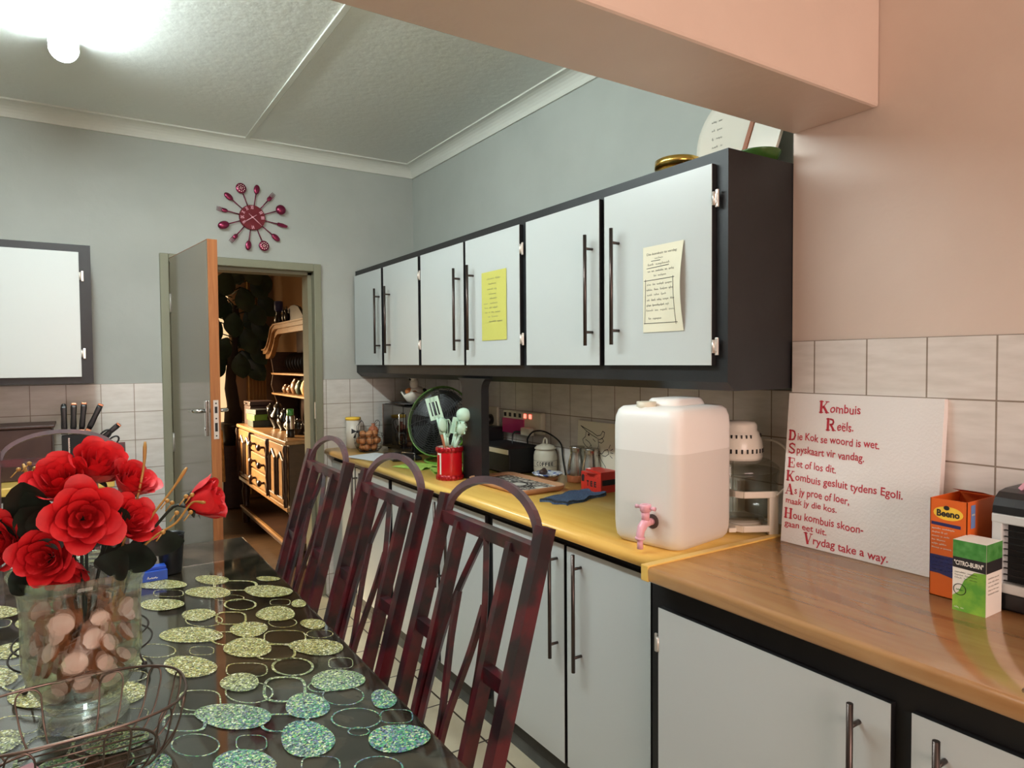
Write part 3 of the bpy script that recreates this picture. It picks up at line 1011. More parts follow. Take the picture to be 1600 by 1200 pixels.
b = MB().use(M['chip'])
n = 18
ring = [(1.0 * cos(2 * pi * t / n) * (1 + 0.06 * sin(3 * t)), 0.9 * sin(2 * pi * t / n)) for t in range(n)]
b.add([(0, 0, 0.0045)] + [(x * 0.021, y * 0.021, 0.0035) for x, y in ring] + [(0, 0, -0.0035)] + [(x * 0.021, y * 0.021, -0.0035) for x, y in ring],
      [(0, 1 + t, 1 + (t + 1) % n) for t in range(n)] + [(n + 1, n + 2 + (t + 1) % n, n + 2 + t) for t in range(n)])
b.use(M['bark'])
b.add([(x * 0.0213, y * 0.0213, z) for z in (-0.0035, 0.0035) for x, y in ring], [(t, (t + 1) % n, n + (t + 1) % n, n + t) for t in range(n)], True)
chip0 = b.build('wood_slice')
tag(chip0, 'thin round pinkish wood slice among others filling the glass vase', 'wood slice', 'wood slices in the vase')
rnd = random.Random(11)
k = 0
for lev in range(6):
    z = 0.070 + lev * 0.026
    cnt = (5, 8, 10, 10, 9, 8)[lev]
    for i in range(cnt):
        a = 2 * pi * i / cnt + lev * 0.7
        c = chip0 if k == 0 else chip0.copy()
        if k:
            COL.objects.link(c)
        inner_ = i % 4 == 0
        rr = min(0.076, 0.046 + lev * 0.013) * (0.45 if inner_ else 0.96)
        c.location = VC + Vector((rr * cos(a), rr * sin(a), z + rnd.uniform(-0.008, 0.010)))
        nrm = Vector((cos(a), sin(a), rnd.uniform(-0.2, 0.7))) + Vector((rnd.uniform(-.55, .55), rnd.uniform(-.55, .55), 0))
        c.rotation_euler = nrm.to_track_quat('Z', 'Y').to_euler()
        f = rnd.uniform(0.72, 1.08)
        c.scale = (f, f * rnd.uniform(0.85, 1.0), 1)
        k += 1


b = MB().use(M['bark'])
n = 18
b.add([(0, 0, 0.0045)] + [(x * 0.021, y * 0.021, 0.0035) for x, y in ring] + [(0, 0, -0.0035)] + [(x * 0.021, y * 0.021, -0.0035) for x, y in ring],
      [(0, 1 + t, 1 + (t + 1) % n) for t in range(n)] + [(n + 1, n + 2 + (t + 1) % n, n + 2 + t) for t in range(n)] + [(1 + t, n + 2 + t, n + 2 + (t + 1) % n, 1 + (t + 1) % n) for t in range(n)])
chip1 = b.build('wood_slice')
tag(chip1, 'brown bark-coloured wood slice deeper inside the glass vase', 'wood slice', 'brown slices deeper in the vase')
for k in range(30):
    c = chip1 if k == 0 else chip1.copy()
    if k:
        COL.objects.link(c)
    lev = k / 29
    a = k * 2.4
    rr = (0.030 + 0.030 * lev) * (0.6 if k % 3 == 0 else 1.0)
    c.location = VC + Vector((rr * cos(a), rr * sin(a), 0.066 + 0.145 * lev))
    nrm = Vector((cos(a), sin(a), rnd.uniform(-0.6, 0.6))) + Vector((rnd.uniform(-.6, .6), rnd.uniform(-.6, .6), 0))
    c.rotation_euler = nrm.to_track_quat('Z', 'Y').to_euler()


def bloom(mb, open_, seed, size, q, at):
    """rose head: spiralling petals, axis +Z turned by q"""
    r_ = random.Random(seed)
    N = 20
    NU, NV = 8, 7
    for i in range(N):
        t = i / (N - 1)
        a0 = i * 2.39996 + r_.uniform(-0.2, 0.2)
        wid = 1.75 - 0.85 * t
        R = 0.10 + 0.62 * t ** 0.85
        H = 0.98 - 0.20 * t * open_
        vs = []
        wob = r_.uniform(0, 6)
        for iv in range(NV + 1):
            vv = iv / NV
            for iu in range(NU + 1):
                u = -1 + 2 * iu / NU
                edge = 1 - 0.30 * abs(u) ** 2.6
                w = vv * edge
                belly = sin(min(w * 2.1, pi / 2))
                r = R * (0.18 + 0.82 * belly) + open_ * t * 0.30 * w ** 2
                z = -0.62 + H * 1.25 * w
                lip = max(0.0, w - 0.72) / 0.28
                r += open_ * (0.06 + 0.20 * t) * lip ** 1.6
                z -= open_ * (0.02 + 0.16 * t) * lip ** 2
                r += 0.02 * sin(5 * u + wob) * vv
                a = a0 + u * wid * (0.40 + 0.60 * belly) * 0.62 + 0.22 * w * (1 - t)
                vs.append(at + q @ (Vector((r * cos(a), r * sin(a), z)) * size))
        fs = []
        for iv in range(NV):
            for iu in range(NU):
                o = iv * (NU + 1) + iu
                fs.append((o, o + 1, o + NU + 2, o + NU + 1))
        mb.add(vs, fs, True)


def leaf_blade(mb, p0, p1, width, droop=0.02, side=None, n=8):
    """one folded leaf from p0 to p1"""
    p0, p1 = Vector(p0), Vector(p1)
    d = p1 - p0
    s = (side if side is not None else d.cross(Vector((0, 0, 1)))).normalized()
    nn = s.cross(d).normalized()
    vs = []
    for i in range(n + 1):
        t = i / n
        c = p0 + d * t + nn * droop * sin(pi * t) - Vector((0, 0, droop)) * t * t
        w = width * (sin(pi * min(1, t * 0.97 + 0.02)) ** 0.75)
        for u in (-1, -0.5, 0, 0.5, 1):
            vs.append(c + s * w * u + nn * (0.18 * w * abs(u)))
    mb.add(vs, [(i * 5 + j, i * 5 + j + 1, i * 5 + j + 6, i * 5 + j + 5) for i in range(n) for j in range(4)], True)


RG = 'artificial red roses in the glass vase'


def rose(label, c, aim, size, open_, seed, leaves):
    c = Vector(c)
    base = VC + Vector((0.012 * sin(seed * 2.1), 0.012 * cos(seed * 2.1), 0.075))
    r = thing('rose', label, 'flower', base, 0, RG)
    ax = Vector(aim).normalized()
    q = ax.to_track_quat('Z', 'Y')
    b = MB()
    bloom(b, open_, seed, size, q, c - base)
    b.build('bloom', M['rose'], r)
    b = MB()
    e = c - ax * size * 0.60
    m1 = e - ax * 0.035
    neck = VC + (e - VC) * 0.35
    neck.z = VC.z + 0.255
    d_ = Vector((neck.x - VC.x, neck.y - VC.y, 0))
    if d_.length > 0.075:
        d_ *= 0.075 / d_.length
    neck = Vector((VC.x + d_.x, VC.y + d_.y, neck.z))
    b.tube([p - base for p in smooth_path([base, neck, m1, e], 5)], 0.0028, 6)
    for t in range(5):
        a = 2 * pi * t / 5
        s_ = q @ Vector((cos(a), sin(a), 0))
        leaf_blade(b, e - base, e - base + s_ * size * 0.55 + ax * size * 0.25, size * 0.13, 0.004)
    b.build('stem', M['leaf_green'], r)
    for p0, p1, w in leaves:
        b = MB()
        leaf_blade(b, Vector(p0) - base, Vector(p1) - base, w, 0.015, (Vector(p1) - Vector(p0)).cross(Vector((0.1, 1, -0.25))))
        b.build('leaf', M['leaf_green'], r)
    return r


rose('widest-open red rose facing into the room, lowest centre of the bouquet', (0.007, 1.378, 1.158), (0.05, -1, 0.22), 0.060, 0.95, 1,
     [((0.03, 1.43, 1.06), (0.115, 1.36, 1.088), 0.028), ((0.02, 1.42, 1.07), (0.068, 1.345, 1.075), 0.026)])
rose('red rose cup turned upward beside the tall dark leaf', (-0.030, 1.50, 1.202), (-0.2, -0.75, 0.8), 0.062, 0.5, 2,
     [((-0.05, 1.47, 1.10), (-0.078, 1.455, 1.215), 0.026), ((-0.06, 1.50, 1.09), (-0.13, 1.49, 1.16), 0.026)])
rose('topmost red rose of the bouquet', (0.032, 1.52, 1.226), (0.25, -0.6, 0.8), 0.062, 0.5, 3, [])
rose('red rose with folded pale-edged petals under the upright gold sprig', (0.088, 1.485, 1.195), (0.5, -0.5, 0.7), 0.050, 0.6, 4, [((0.05, 1.42, 1.09), (0.058, 1.385, 1.185), 0.022), ((0.06, 1.47, 1.10), (0.09, 1.43, 1.185), 0.024)])
rose('orange-tinged small red rose beside the big open one, toward the door', (0.080, 1.425, 1.132), (0.45, -0.8, 0.45), 0.050, 0.7, 5, [((0.07, 1.43, 1.08), (0.165, 1.40, 1.105), 0.026)])
rose('single red rose bud stretched out far from the bunch toward the doorway', (0.200, 1.384, 1.163), (0.9, -0.35, 0.25), 0.054, 0.28, 6, [])
rose('red rose low over the vase rim below the tall dark leaf', (-0.052, 1.428, 1.088), (-0.2, -0.9, 0.25), 0.056, 0.7, 7, [((-0.05, 1.46, 1.07), (-0.10, 1.40, 1.055), 0.024), ((-0.04, 1.46, 1.09), (-0.085, 1.44, 1.19), 0.034)])
rose('red rose at the outer side of the bouquet away from the door', (-0.122, 1.492, 1.104), (-0.55, -0.7, 0.3), 0.056, 0.75, 8, [((-0.08, 1.50, 1.08), (-0.082, 1.44, 1.235), 0.036), ((-0.03, 1.42, 1.10), (-0.062, 1.40, 1.19), 0.032), ((0.0, 1.50, 1.07), (0.02, 1.45, 1.155), 0.036)])
rose('drooping red rose hanging down inside the vase rim', (-0.026, 1.452, 1.052), (0.1, -0.6, -0.75), 0.046, 0.5, 9, [((0.02, 1.47, 1.05), (0.085, 1.42, 1.075), 0.034), ((0.0, 1.52, 1.07), (0.06, 1.50, 1.16), 0.036)])


def sprig(label, pts, beads):
    base = VC + Vector((0.03, 0.0, 0.08))
    r = thing('gold_sprig', label, 'flower sprig', base, 0, 'gold beaded sprigs in the bouquet')
    P = smooth_path([Vector(p) - base for p in [base] + pts], 5)
    MB().tube(P, [0.0022] * (len(P) - 4) + [0.003, 0.0035, 0.0035, 0.002], 6).build('stalk', M['sprig'], r)
    b = MB()
    for p in beads:
        p = Vector(p) - base
        b.ball(p, 0.0042, 8)
        b.tube([p, p - Vector((0.012, 0.004, 0.014))], 0.0013, 5)
    b.build('bead', M['sprig'], r)


sprig('thin gold beaded sprig standing straight up over the roses', [(0.05, 1.46, 1.02), (0.085, 1.455, 1.14), (0.104, 1.46, 1.22), (0.109, 1.465, 1.275)],
      [(0.082, 1.45, 1.15), (0.09, 1.45, 1.16), (0.075, 1.45, 1.165)])
sprig('gold sprig slanting up from the bunch toward the door frame', [(0.06, 1.46, 1.03), (0.11, 1.43, 1.13), (0.15, 1.425, 1.185), (0.175, 1.42, 1.225)],
      [(0.14, 1.42, 1.165), (0.148, 1.42, 1.16)])
sprig('gold beaded sprig reaching along the outstretched rose bud', [(0.06, 1.44, 1.03), (0.11, 1.40, 1.10), (0.15, 1.38, 1.13), (0.175, 1.37, 1.165), (0.195, 1.345, 1.168)],
      [(0.165, 1.36, 1.18), (0.175, 1.36, 1.182), (0.15, 1.37, 1.15), (0.172, 1.36, 1.15), (0.128, 1.38, 1.115)])
sprig('short gold beaded sprig at the outer edge of the bouquet', [(-0.03, 1.52, 1.06), (-0.07, 1.57, 1.17), (-0.088, 1.585, 1.235)], [(-0.078, 1.58, 1.235), (-0.07, 1.58, 1.225), (-0.095, 1.58, 1.225)])

# wire stand behind the vase
ws = thing('wire_stand', 'round black wire stand on ball feet behind the glass vase', 'stand', (0.0, 1.76, TOP), 0)
for z, r_ in ((0.036, 0.135), (0.064, 0.128), (0.036, 0.085), (0.064, 0.05)):
    MB().tube([(r_ * cos(2 * pi * t / 40), r_ * sin(2 * pi * t / 40), z) for t in range(40)], 0.0022, 6, True).build('ring', M['dark_wire'], ws)
for k in range(4):
    a = pi / 4 + k * pi / 2 + 0.05
    ca, sa = cos(a), sin(a)
    b = MB().tube([(0.05 * ca, 0.05 * sa, 0.064), (0.128 * ca, 0.128 * sa, 0.064), (0.135 * ca, 0.135 * sa, 0.036), (0.142 * ca, 0.142 * sa, 0.02), (0.15 * ca, 0.15 * sa, 0.008)], 0.0022, 6)
    b.ball((0.15 * ca, 0.15 * sa, 0.0065), 0.0062, 10)
    b.build('leg', M['dark_wire'], ws)

# bronze wire basket
wb = thing('wire_basket', 'oval bronze wire basket with looped sides standing before the vase', 'basket', (-0.02, 1.292, TOP))


def oval(t, f=1.0):
    c_, s_ = cos(t), sin(t)
    return 0.168 * f * abs(c_) ** 0.72 * (1 if c_ >= 0 else -1), 0.116 * f * abs(s_) ** 0.72 * (1 if s_ >= 0 else -1)


MB().tube([(*oval(2 * pi * t / 60), 0.107) for t in range(60)], 0.0024, 6, True).build('rim', M['wire'], wb)
MB().tube([(*oval(2 * pi * t / 60, 0.74), 0.010) for t in range(60)], 0.0024, 6, True).build('base_ring', M['wire'], wb)
for k in range(12):
    t0 = 2 * pi * (k + 0.5) / 12
    dt = 0.105
    pts = []
    for s in range(-1, 2, 2):
        col = []
        for f, z in ((0.74, 0.008), (0.80, 0.016), (0.90, 0.040), (0.96, 0.07), (0.985, 0.090)):
            x, y = oval(t0 + s * dt, f)
            col.append((x, y, z))
        pts.append(col)
    x, y = oval(t0 - dt * 0.55, 0.995)
    x2, y2 = oval(t0 + dt * 0.55, 0.995)
    MB().tube(smooth_path(pts[0] + [(x, y, 0.103), (x2, y2, 0.103)] + pts[1][::-1], 3), 0.0016, 6).build('loop', M['wire'], wb)
for k in range(7):
    y = -0.072 + k * 0.024
    w = 0.120 * (1 - (abs(y) / 0.10) ** 3.0)
    MB().tube([(-w, y, 0.006), (w, y, 0.006)], 0.0015, 6).build('base_wire', M['wire'], wb)
lc2 = MB().box(-0.035, -0.045, 0, 0.03, 0.045, 0.002).use(M['ink_black']).box(-0.012, -0.012, 0.002, 0.012, 0.012, 0.0024)
lc2.mats = [M['lilac'], M['ink_black']]
lc2.mi = [0] * 6 + [1] * 6
o = lc2.build('card')
o.location = (-0.085, 1.285, TOP + 0.0088)
o.rotation_euler = (0, 0, 0.4)
tag(o, 'small pinkish card with a dark square lying in the wire basket', 'card')

# black cup, blue box
b = MB().lathe([(0, 0), (0.029, 0), (0.031, 0.004), (0.040, 0.118), (0.042, 0.122), (0.040, 0.124), (0.037, 0.118), (0.028, 0.008), (0, 0.007)], 28)
o = b.build('cup', M['black_plastic'])
o.location = (0.240, 2.372, TOP)
tag(o, 'plain black tapered cup at the far end of the table', 'cup')
bb = thing('card_box', 'small blue card box lying beside the black cup', 'box', (0.180, 2.325, TOP), 0.05)
MB().box(-0.042, -0.024, 0, 0.042, 0.024, 0.030, 0.001).build('carton', M['blue_box'], bb)
MB().box(-0.030, -0.012, 0.0305, 0.040, 0.022, 0.0395, 0.001).build('tray', M['blue_box'], bb)
b = MB()
put_scrawl(b, 'mmw', 0.030, 0.008, plane_xf((-0.015, -0.0242, 0.008), (1, 0, 0), (0, 0, 1)))
b.build('print', M['label_white'], bb)

# ------------------------------------------------------------------ water container
jug = thing('water_container', 'large frosted white plastic water container with a pink tap', 'container', (1.469, 1.409, 0.9), 0.16)


def rrect(hx, hy, r, n=6):
    p = []
    for cx, cy, a in ((hx - r, hy - r, 0), (-hx + r, hy - r, pi / 2), (-hx + r, -hy + r, pi), (hx - r, -hy + r, 3 * pi / 2)):
        p += [(cx + r * cos(a + t * pi / 2 / n), cy + r * sin(a + t * pi / 2 / n)) for t in range(n + 1)]
    return p


def loft(mb, rings, xf=None, cap=True):
    n = len(rings[0])
    vs = [p for r in rings for p in r]
    fs = [(i * n + j, i * n + (j + 1) % n, (i + 1) * n + (j + 1) % n, (i + 1) * n + j) for i in range(len(rings) - 1) for j in range(n)]
    if cap:
        fs += [tuple(range(n - 1, -1, -1)), tuple((len(rings) - 1) * n + j for j in range(n))]
    return mb.add(vs, fs, True, xf)


HXJ, HYJ = 0.143, 0.120


def jring(f, z, r=0.042):
    return [(x, y, z) for x, y in rrect(HXJ * f, HYJ * f, r * f)]


b = MB().use(M['jug_water']).use(M['jug'])
JR = [jring(0.80, 0.0), jring(0.90, 0.004), jring(0.965, 0.016), jring(0.99, 0.035), jring(1, 0.06), jring(1, 0.20), jring(1, 0.268), jring(1, 0.271), jring(1, 0.30), jring(1, 0.340), jring(0.985, 0.362), jring(0.94, 0.381), jring(0.86, 0.391), jring(0.5, 0.394)]
loft(b, JR, None, True)
nr = len(JR[0])
b.mi = [0 if k < 6 * nr else 1 for k in range(len(b.f))]
b.mi[-2] = 0
b.build('body', None, jug)
b = MB()
hr = [[(x + 0.018, y, z) for x, y in rrect(0.082 * f, 0.052 * f, 0.035 * f)] for f, z in ((1.12, 0.390), (1.05, 0.400), (1.0, 0.408), (0.92, 0.413), (0.5, 0.414))]
loft(b, hr)
b.build('top_ridge', M['jug'], jug)
MB().cyl((-0.098, 0.02, 0.380), (-0.098, 0.02, 0.406), 0.028, 0.028, 20).build('cap', M['cream'], jug)
tap = MB().use(M['rubber']).cyl((-0.142, -0.035, 0.078), (-0.147, -0.035, 0.078), 0.020, None, 18)
tap.use(M['pale_pink']).cyl((-0.147, -0.035, 0.078), (-0.166, -0.035, 0.080), 0.010, None, 12)
tap.tube(smooth_path([(-0.164, -0.035, 0.080), (-0.180, -0.035, 0.078), (-0.194, -0.035, 0.066), (-0.200, -0.035, 0.050), (-0.200, -0.035, 0.036)], 4),
         [0.0125] * 9 + [0.011] * 4 + [0.0105] * 4, 12)
tap.cyl((-0.200, -0.035, 0.044), (-0.200, -0.035, 0.038), 0.0135, None, 12).cyl((-0.200, -0.035, 0.038), (-0.200, -0.035, 0.012), 0.0075, 0.0085, 12)
tap.cyl((-0.176, -0.035, 0.086), (-0.176, -0.035, 0.112), 0.0105, 0.0125, 12)
tap.lathe([(0.0125, 0), (0.0155, 0.002), (0.0165, 0.016), (0.015, 0.020), (0.007, 0.020), (0.006, 0.014), (0, 0.013)], 16, (-0.176, -0.035, 0.110))
tap.tube([(-0.176, -0.017, 0.121), (-0.176, -0.003, 0.121)], [0.004, 0.006], 8).tube([(-0.176, -0.053, 0.121), (-0.176, -0.067, 0.121)], [0.004, 0.006], 8)
tap.build('tap', None, jug)

# ------------------------------------------------------------------ halogen oven
ho = thing('halogen_oven', 'white topped glass bowl oven standing behind the water container', 'oven', (1.745, 1.398, 0.9), -0.5)
ho.scale = (0.90, 0.90, 1.0)
MB().lathe([(0.095, 0.028), (0.112, 0.034), (0.128, 0.06), (0.134, 0.10), (0.136, 0.165), (0.139, 0.176), (0.139, 0.181), (0.133, 0.178), (0.131, 0.165), (0.129, 0.10), (0.123, 0.062), (0.108, 0.038), (0.0, 0.033)], 36).build('bowl', M['smoked'], ho)
MB().lathe([(0.139, 0.183), (0.139, 0.190), (0.128, 0.199), (0.105, 0.212), (0.0, 0.214)], 36).build('glass_lid', M['smoked'], ho)
MB().lathe([(0.0, 0.214), (0.082, 0.214), (0.085, 0.224), (0.083, 0.234), (0.086, 0.238), (0.086, 0.25), (0.082, 0.272), (0.072, 0.298), (0.066, 0.303), (0.066, 0.320), (0.058, 0.330), (0.0, 0.334)], 36).build('head', M['ceramic'], ho)
b = MB()
for t in range(30):
    a = 2 * pi * t / 30
    b.box(-0.0030, 0.0835, 0.237, 0.0030, 0.0875, 0.250, 0, Matrix.Rotation(a, 4, 'Z'))
    if t % 10 < 7:
        b.box(-0.0022, 0.070, 0.283, 0.0022, 0.0795, 0.293, 0, Matrix.Rotation(a, 4, 'Z'))
b.build('grille', M['matte_black'], ho)
st = MB()
for s in (1,):
    st.box(0.010 * s - 0.016 + s * 0.055, -0.148, 0.0, 0.010 * s + 0.016 + s * 0.055, -0.128, 0.125, 0.004)
    st.box(0.010 * s - 0.016 + s * 0.055, 0.118, 0.0, 0.010 * s + 0.016 + s * 0.055, 0.139, 0.125, 0.004)
st.box(-0.038, -0.149, 0.112, 0.081, -0.136, 0.132, 0.004).box(-0.038, -0.146, 0.010, 0.081, -0.130, 0.030, 0.004)
for z in (0.122, 0.020):
    st.tube([(-0.036, -0.1395, z), (-0.052, -0.122, z), (-0.066, -0.085, z)], 0, 4, False, (0.012, 0.019))
st.box(-0.081, -0.13, 0.008, -0.055, 0.12, 0.022, 0.003).box(0.055, -0.13, 0.008, 0.081, 0.12, 0.022, 0.003)
st.lathe([(0, 0.012), (0.09, 0.012), (0.09, 0.026), (0, 0.027)], 28)
st.build('stand', M['ceramic'], ho)
cb = MB().tube(smooth_path([(0.10, 0.01, 0.27), (0.125, -0.02, 0.268), (0.140, -0.07, 0.25), (0.139, -0.125, 0.21), (0.135, -0.148, 0.17), (0.09, -0.152, 0.135), (0.07, -0.153, 0.12)], 5), 0.004, 8)
cb.build('cord', M['ceramic'], ho)

# ------------------------------------------------------------------ foam board with kitchen rules
sg = thing('foam_board', 'white foam board hand-lettered in red leaning on the tiles', 'sign', (1.700, 1.0, 0.9))
lean = math.atan2(0.036, 0.42)
SW, SH, STH = 0.418, 0.428, 0.020
SX = Matrix.Rotation(lean, 4, 'Y')
SX = SX @ Matrix.Rotation(0.0, 4, 'Z')
MB().box(0.0, -SW / 2, 0.0, STH, SW / 2, SH, 0.001, SX).build('board', M['foam'], sg)
TX = SX @ plane_xf((0, SW / 2, 0), (0, -1, 0), (0, 0, 1), 0.0006)
CAPS = {
    'K': [([(.17, .03), (.17, .97)], .26), ([(-.02, .05), (.40, .05)], .09), ([(-.02, .95), (.40, .95)], .09), ([(.34, .42), (.80, .95)], .09), ([(.42, .55), (.82, .05)], .24), ([(.62, .95), (.98, .95)], .09), ([(.62, .05), (1.02, .05)], .09)],
    'R': [([(.17, .03), (.17, .97)], .26), ([(-.02, .05), (.40, .05)], .09), ([(-.02, .95), (.5, .95)], .09), ([(.4, .95), (.66, .9), (.74, .73), (.66, .55), (.4, .5)], .17), ([(.46, .5), (.8, .05)], .22), ([(.62, .05), (1.0, .05)], .09)],
    'D': [([(.17, .03), (.17, .97)], .26), ([(-.02, .05), (.4, .05)], .09), ([(-.02, .95), (.4, .95)], .09), ([(.4, .95), (.68, .86), (.82, .5), (.68, .14), (.4, .05)], .20)],
    'S': [([(.86, .66), (.84, .95)], .07), ([(.82, .86), (.52, .97), (.2, .86), (.18, .66), (.5, .5), (.8, .34), (.78, .12), (.48, .03), (.14, .14)], .18), ([(.1, .05), (.1, .36)], .07)],
    'E': [([(.2, .03), (.2, .97)], .26), ([(-.02, .05), (.84, .05)], .09), ([(-.02, .95), (.84, .95)], .09), ([(.3, .5), (.62, .5)], .09), ([(.6, .36), (.6, .64)], .07), ([(.84, .95), (.84, .68)], .07), ([(.86, .05), (.86, .34)], .07)],
    'A': [([(.06, .05), (.46, .97)], .08), ([(.48, .97), (.8, .05)], .25), ([(.2, .32), (.62, .32)], .08), ([(-.08, .05), (.24, .05)], .09), ([(.58, .05), (1.02, .05)], .09)],
    'H': [([(.18, .03), (.18, .97)], .25), ([(.82, .03), (.82, .97)], .25), ([(.3, .5), (.7, .5)], .09), ([(-.02, .05), (.4, .05)], .09), ([(-.02, .95), (.4, .95)], .09), ([(.6, .05), (1.02, .05)], .09), ([(.6, .95), (1.02, .95)], .09)],
    'V': [([(.2, .97), (.5, .03)], .26), ([(.54, .06), (.88, .95)], .08), ([(-.02, .95), (.42, .95)], .09), ([(.7, .95), (1.04, .95)], .09)],
}
LINES = [('K', 'ombuis', .235, .515, .885, .068), ('R', 'eëls.', .29, .475, .775, .068), ('D', 'ie Kok se woord is wet.', .02, .645, .690, .06),
         ('S', 'pyskaart vir vandag.', .02, .555, .602, .06), ('E', 'et of los dit.', .025, .375, .508, .058), ('K', 'ombuis gesluit tydens Egoli.', .02, .80, .418, .06),
         ('A', 's jy proe of loer,', .02, .475, .328, .06), ('', 'maak jy die kos.', .025, .395, .262, .05), ('H', 'ou kombuis skoon-', .02, .575, .168, .06),
         ('', 'gaan eet uit.', .025, .335, .108, .05), ('V', 'rydag take a way.', .175, .735, .030, .062)]
b = MB()
for cap, txt, u0, u1, v0, h in LINES:
    x0 = u0 * SW
    hh = h * SH
    if cap:
        xf = TX @ Matrix.Translation((x0, v0 * SH - 0.003, 0))
        strokes(b, [(pts, w * hh * 0.95) for pts, w in CAPS[cap]], 0.004, xf, hh * 0.95, hh * 1.15)
        x0 += hh * 1.08
    put_text(b, txt, u1 * SW - x0, hh * 0.80, TX @ Matrix.Translation((x0, v0 * SH, 0)), 0.012, -0.012, 0.06)
b.build('lettering', M['ink_red'], sg)

# ------------------------------------------------------------------ cartons on the near worktop
bx = thing('pet_treat_box', 'tall orange open-topped carton with a navy band, against the foam board', 'box', (1.583, 0.711, 0.9))
w_, d_, h_ = 0.074, 0.134, 0.216
b = MB()
b.use(M['orange'])
for q in ((0, -w_ / 2, 0, 0.0015, w_ / 2, h_), (d_ - 0.0015, -w_ / 2, 0, d_, w_ / 2, h_), (0, -w_ / 2, 0, d_, -w_ / 2 + 0.0015, h_), (0, w_ / 2 - 0.0015, 0, d_, w_ / 2, h_), (0, -w_ / 2, 0, d_, w_ / 2, 0.002)):
    b.box(*q)
b.build('carton', None, bx)
b = MB().add([(0.002, -w_ / 2 + 0.002, h_), (d_ * 0.5, -w_ / 2 + 0.012, h_ - 0.02), (d_ * 0.5, w_ / 2 - 0.012, h_ - 0.02), (0.002, w_ / 2 - 0.002, h_),
              (d_ * 0.5, -w_ / 2 + 0.012, h_ - 0.0215), (d_ * 0.5, w_ / 2 - 0.012, h_ - 0.0215)], [(0, 1, 2, 3), (1, 4, 5, 2)])
b.add([(d_ - 0.003, -w_ / 2 + 0.003, h_), (d_ - 0.003, w_ / 2 - 0.003, h_), (d_ * 0.62, w_ / 2 - 0.006, h_ + 0.012), (d_ * 0.62, -w_ / 2 + 0.006, h_ + 0.012)], [(0, 1, 2, 3)])
b.build('flap', M['orange_in'], bx)
F = plane_xf((0, w_ / 2, 0), (0, -1, 0), (0, 0, 1), 0.0005)
b = MB().use(M['navy'])
b.add([(0.001, 0.052, 0), (0.001, 0.092, 0), (0.0735, 0.092, 0), (0.0735, 0.050, 0), (0.05, 0.046, 0), (0.02, 0.052, 0)], [(5, 4, 3, 2, 1, 0)], False, F)
b.add([(0.003, 0.158, 0), (0.062, 0.156, 0), (0.062, 0.163, 0), (0.003, 0.165, 0)], [(0, 1, 2, 3)], False, F)
b.use(M['label_white'])
for i in range(6):
    put_scrawl(b, ('volledige samestelling', 'proteien en vet', 'kalsium en vesel', 'vog hoogste', 'fosfor laagste', 'vitamien en minerale')[i], (0.046, 0.032, 0.036, 0.028, 0.03, 0.04)[i], 0.0036,
             F @ Matrix.Translation((0.004, 0.149 - i * 0.0085, 0)))
for i in range(4):
    put_scrawl(b, ('bestanddele en gebruik', 'hou koel en droog', 'vars water daagliks', 'bewaar in houer')[i], (0.06, 0.05, 0.056, 0.044)[i], 0.003, F @ Matrix.Translation((0.005, 0.084 - i * 0.0085, 0)))
b.build('print', None, bx)
b = MB().use(M['label_yellow'])
F2 = plane_xf((0, w_ / 2, 0), (0, -1, 0), (0, 0, 1), 0.0008)
b.add([(0.037 + 0.030 * cos(t * pi / 10), 0.186 + 0.015 * sin(t * pi / 10), 0) for t in range(20)], [tuple(range(20))], False, F2)
b.use(M['ink_black'])
put_text(b, 'Beeno', 0.046, 0.014, plane_xf((0, w_ / 2, 0), (0, -1, 0), (0, 0, 1), 0.0012) @ Matrix.Translation((0.014, 0.179, 0)), 0.035)
b.add([(0.034 + 0.006 * cos(t * pi / 6), 0.198 + 0.005 * sin(t * pi / 6), 0.0012) for t in range(12)], [tuple(range(12))], False, F)
b.build('logo', None, bx)
b = MB().use(M['navy'])
G = plane_xf((0, -w_ / 2, 0), (1, 0, 0), (0, 0, 1), 0.0005)
b.use(mat('pale_blue_print', (110, 140, 196), 0.5))
b.add([(0.016, 0.158, 0), (0.036, 0.158, 0), (0.036, 0.208, 0), (0.016, 0.208, 0)], [(0, 1, 2, 3)], False, G)
b.use(M['label_white'])
put_scrawl(b, 'abc', 0.014, 0.008, plane_xf((0, -w_ / 2, 0), (1, 0, 0), (0, 0, 1), 0.0009) @ Matrix.Translation((0.019, 0.185, 0)))
b.build('side_print', None, bx)

gx = thing('insect_spray_carton', 'small green and white carton with a black title band, standing before the orange one', 'box', (1.527, 0.645, 0.9))
w_, d_, h_ = 0.062, 0.070, 0.147
b = MB().use(M['label_white']).box(0, -w_ / 2, 0, d_, w_ / 2, h_)
b.build('carton', None, gx)
F = plane_xf((0, w_ / 2, 0), (0, -1, 0), (0, 0, 1), 0.0005)
b = MB().use(M['green'])
b.add([(0.0003, 0, 0), (w_ - 0.0003, 0, 0), (w_ - 0.0003, 0.088, 0), (w_ * 0.65, 0.086, 0), (0.022, 0.066, 0), (0.012, 0.040, 0), (0.0003, 0.03, 0)], [tuple(range(7))], False, F)
b.use(M['green_dark'])
b.add([(0.0003, 0.112, 0), (w_ - 0.0003, 0.112, 0), (w_ - 0.0003, h_, 0), (0.0003, h_, 0)], [(0, 1, 2, 3)], False, F)
b.use(M['ink_black'])
b.add([(0.0003, 0.090, 0), (w_ - 0.0003, 0.088, 0), (w_ - 0.0003, 0.112, 0), (0.0003, 0.112, 0)], [(0, 1, 2, 3)], False, F)
F3 = plane_xf((0, w_ / 2, 0), (0, -1, 0), (0, 0, 1), 0.0009)
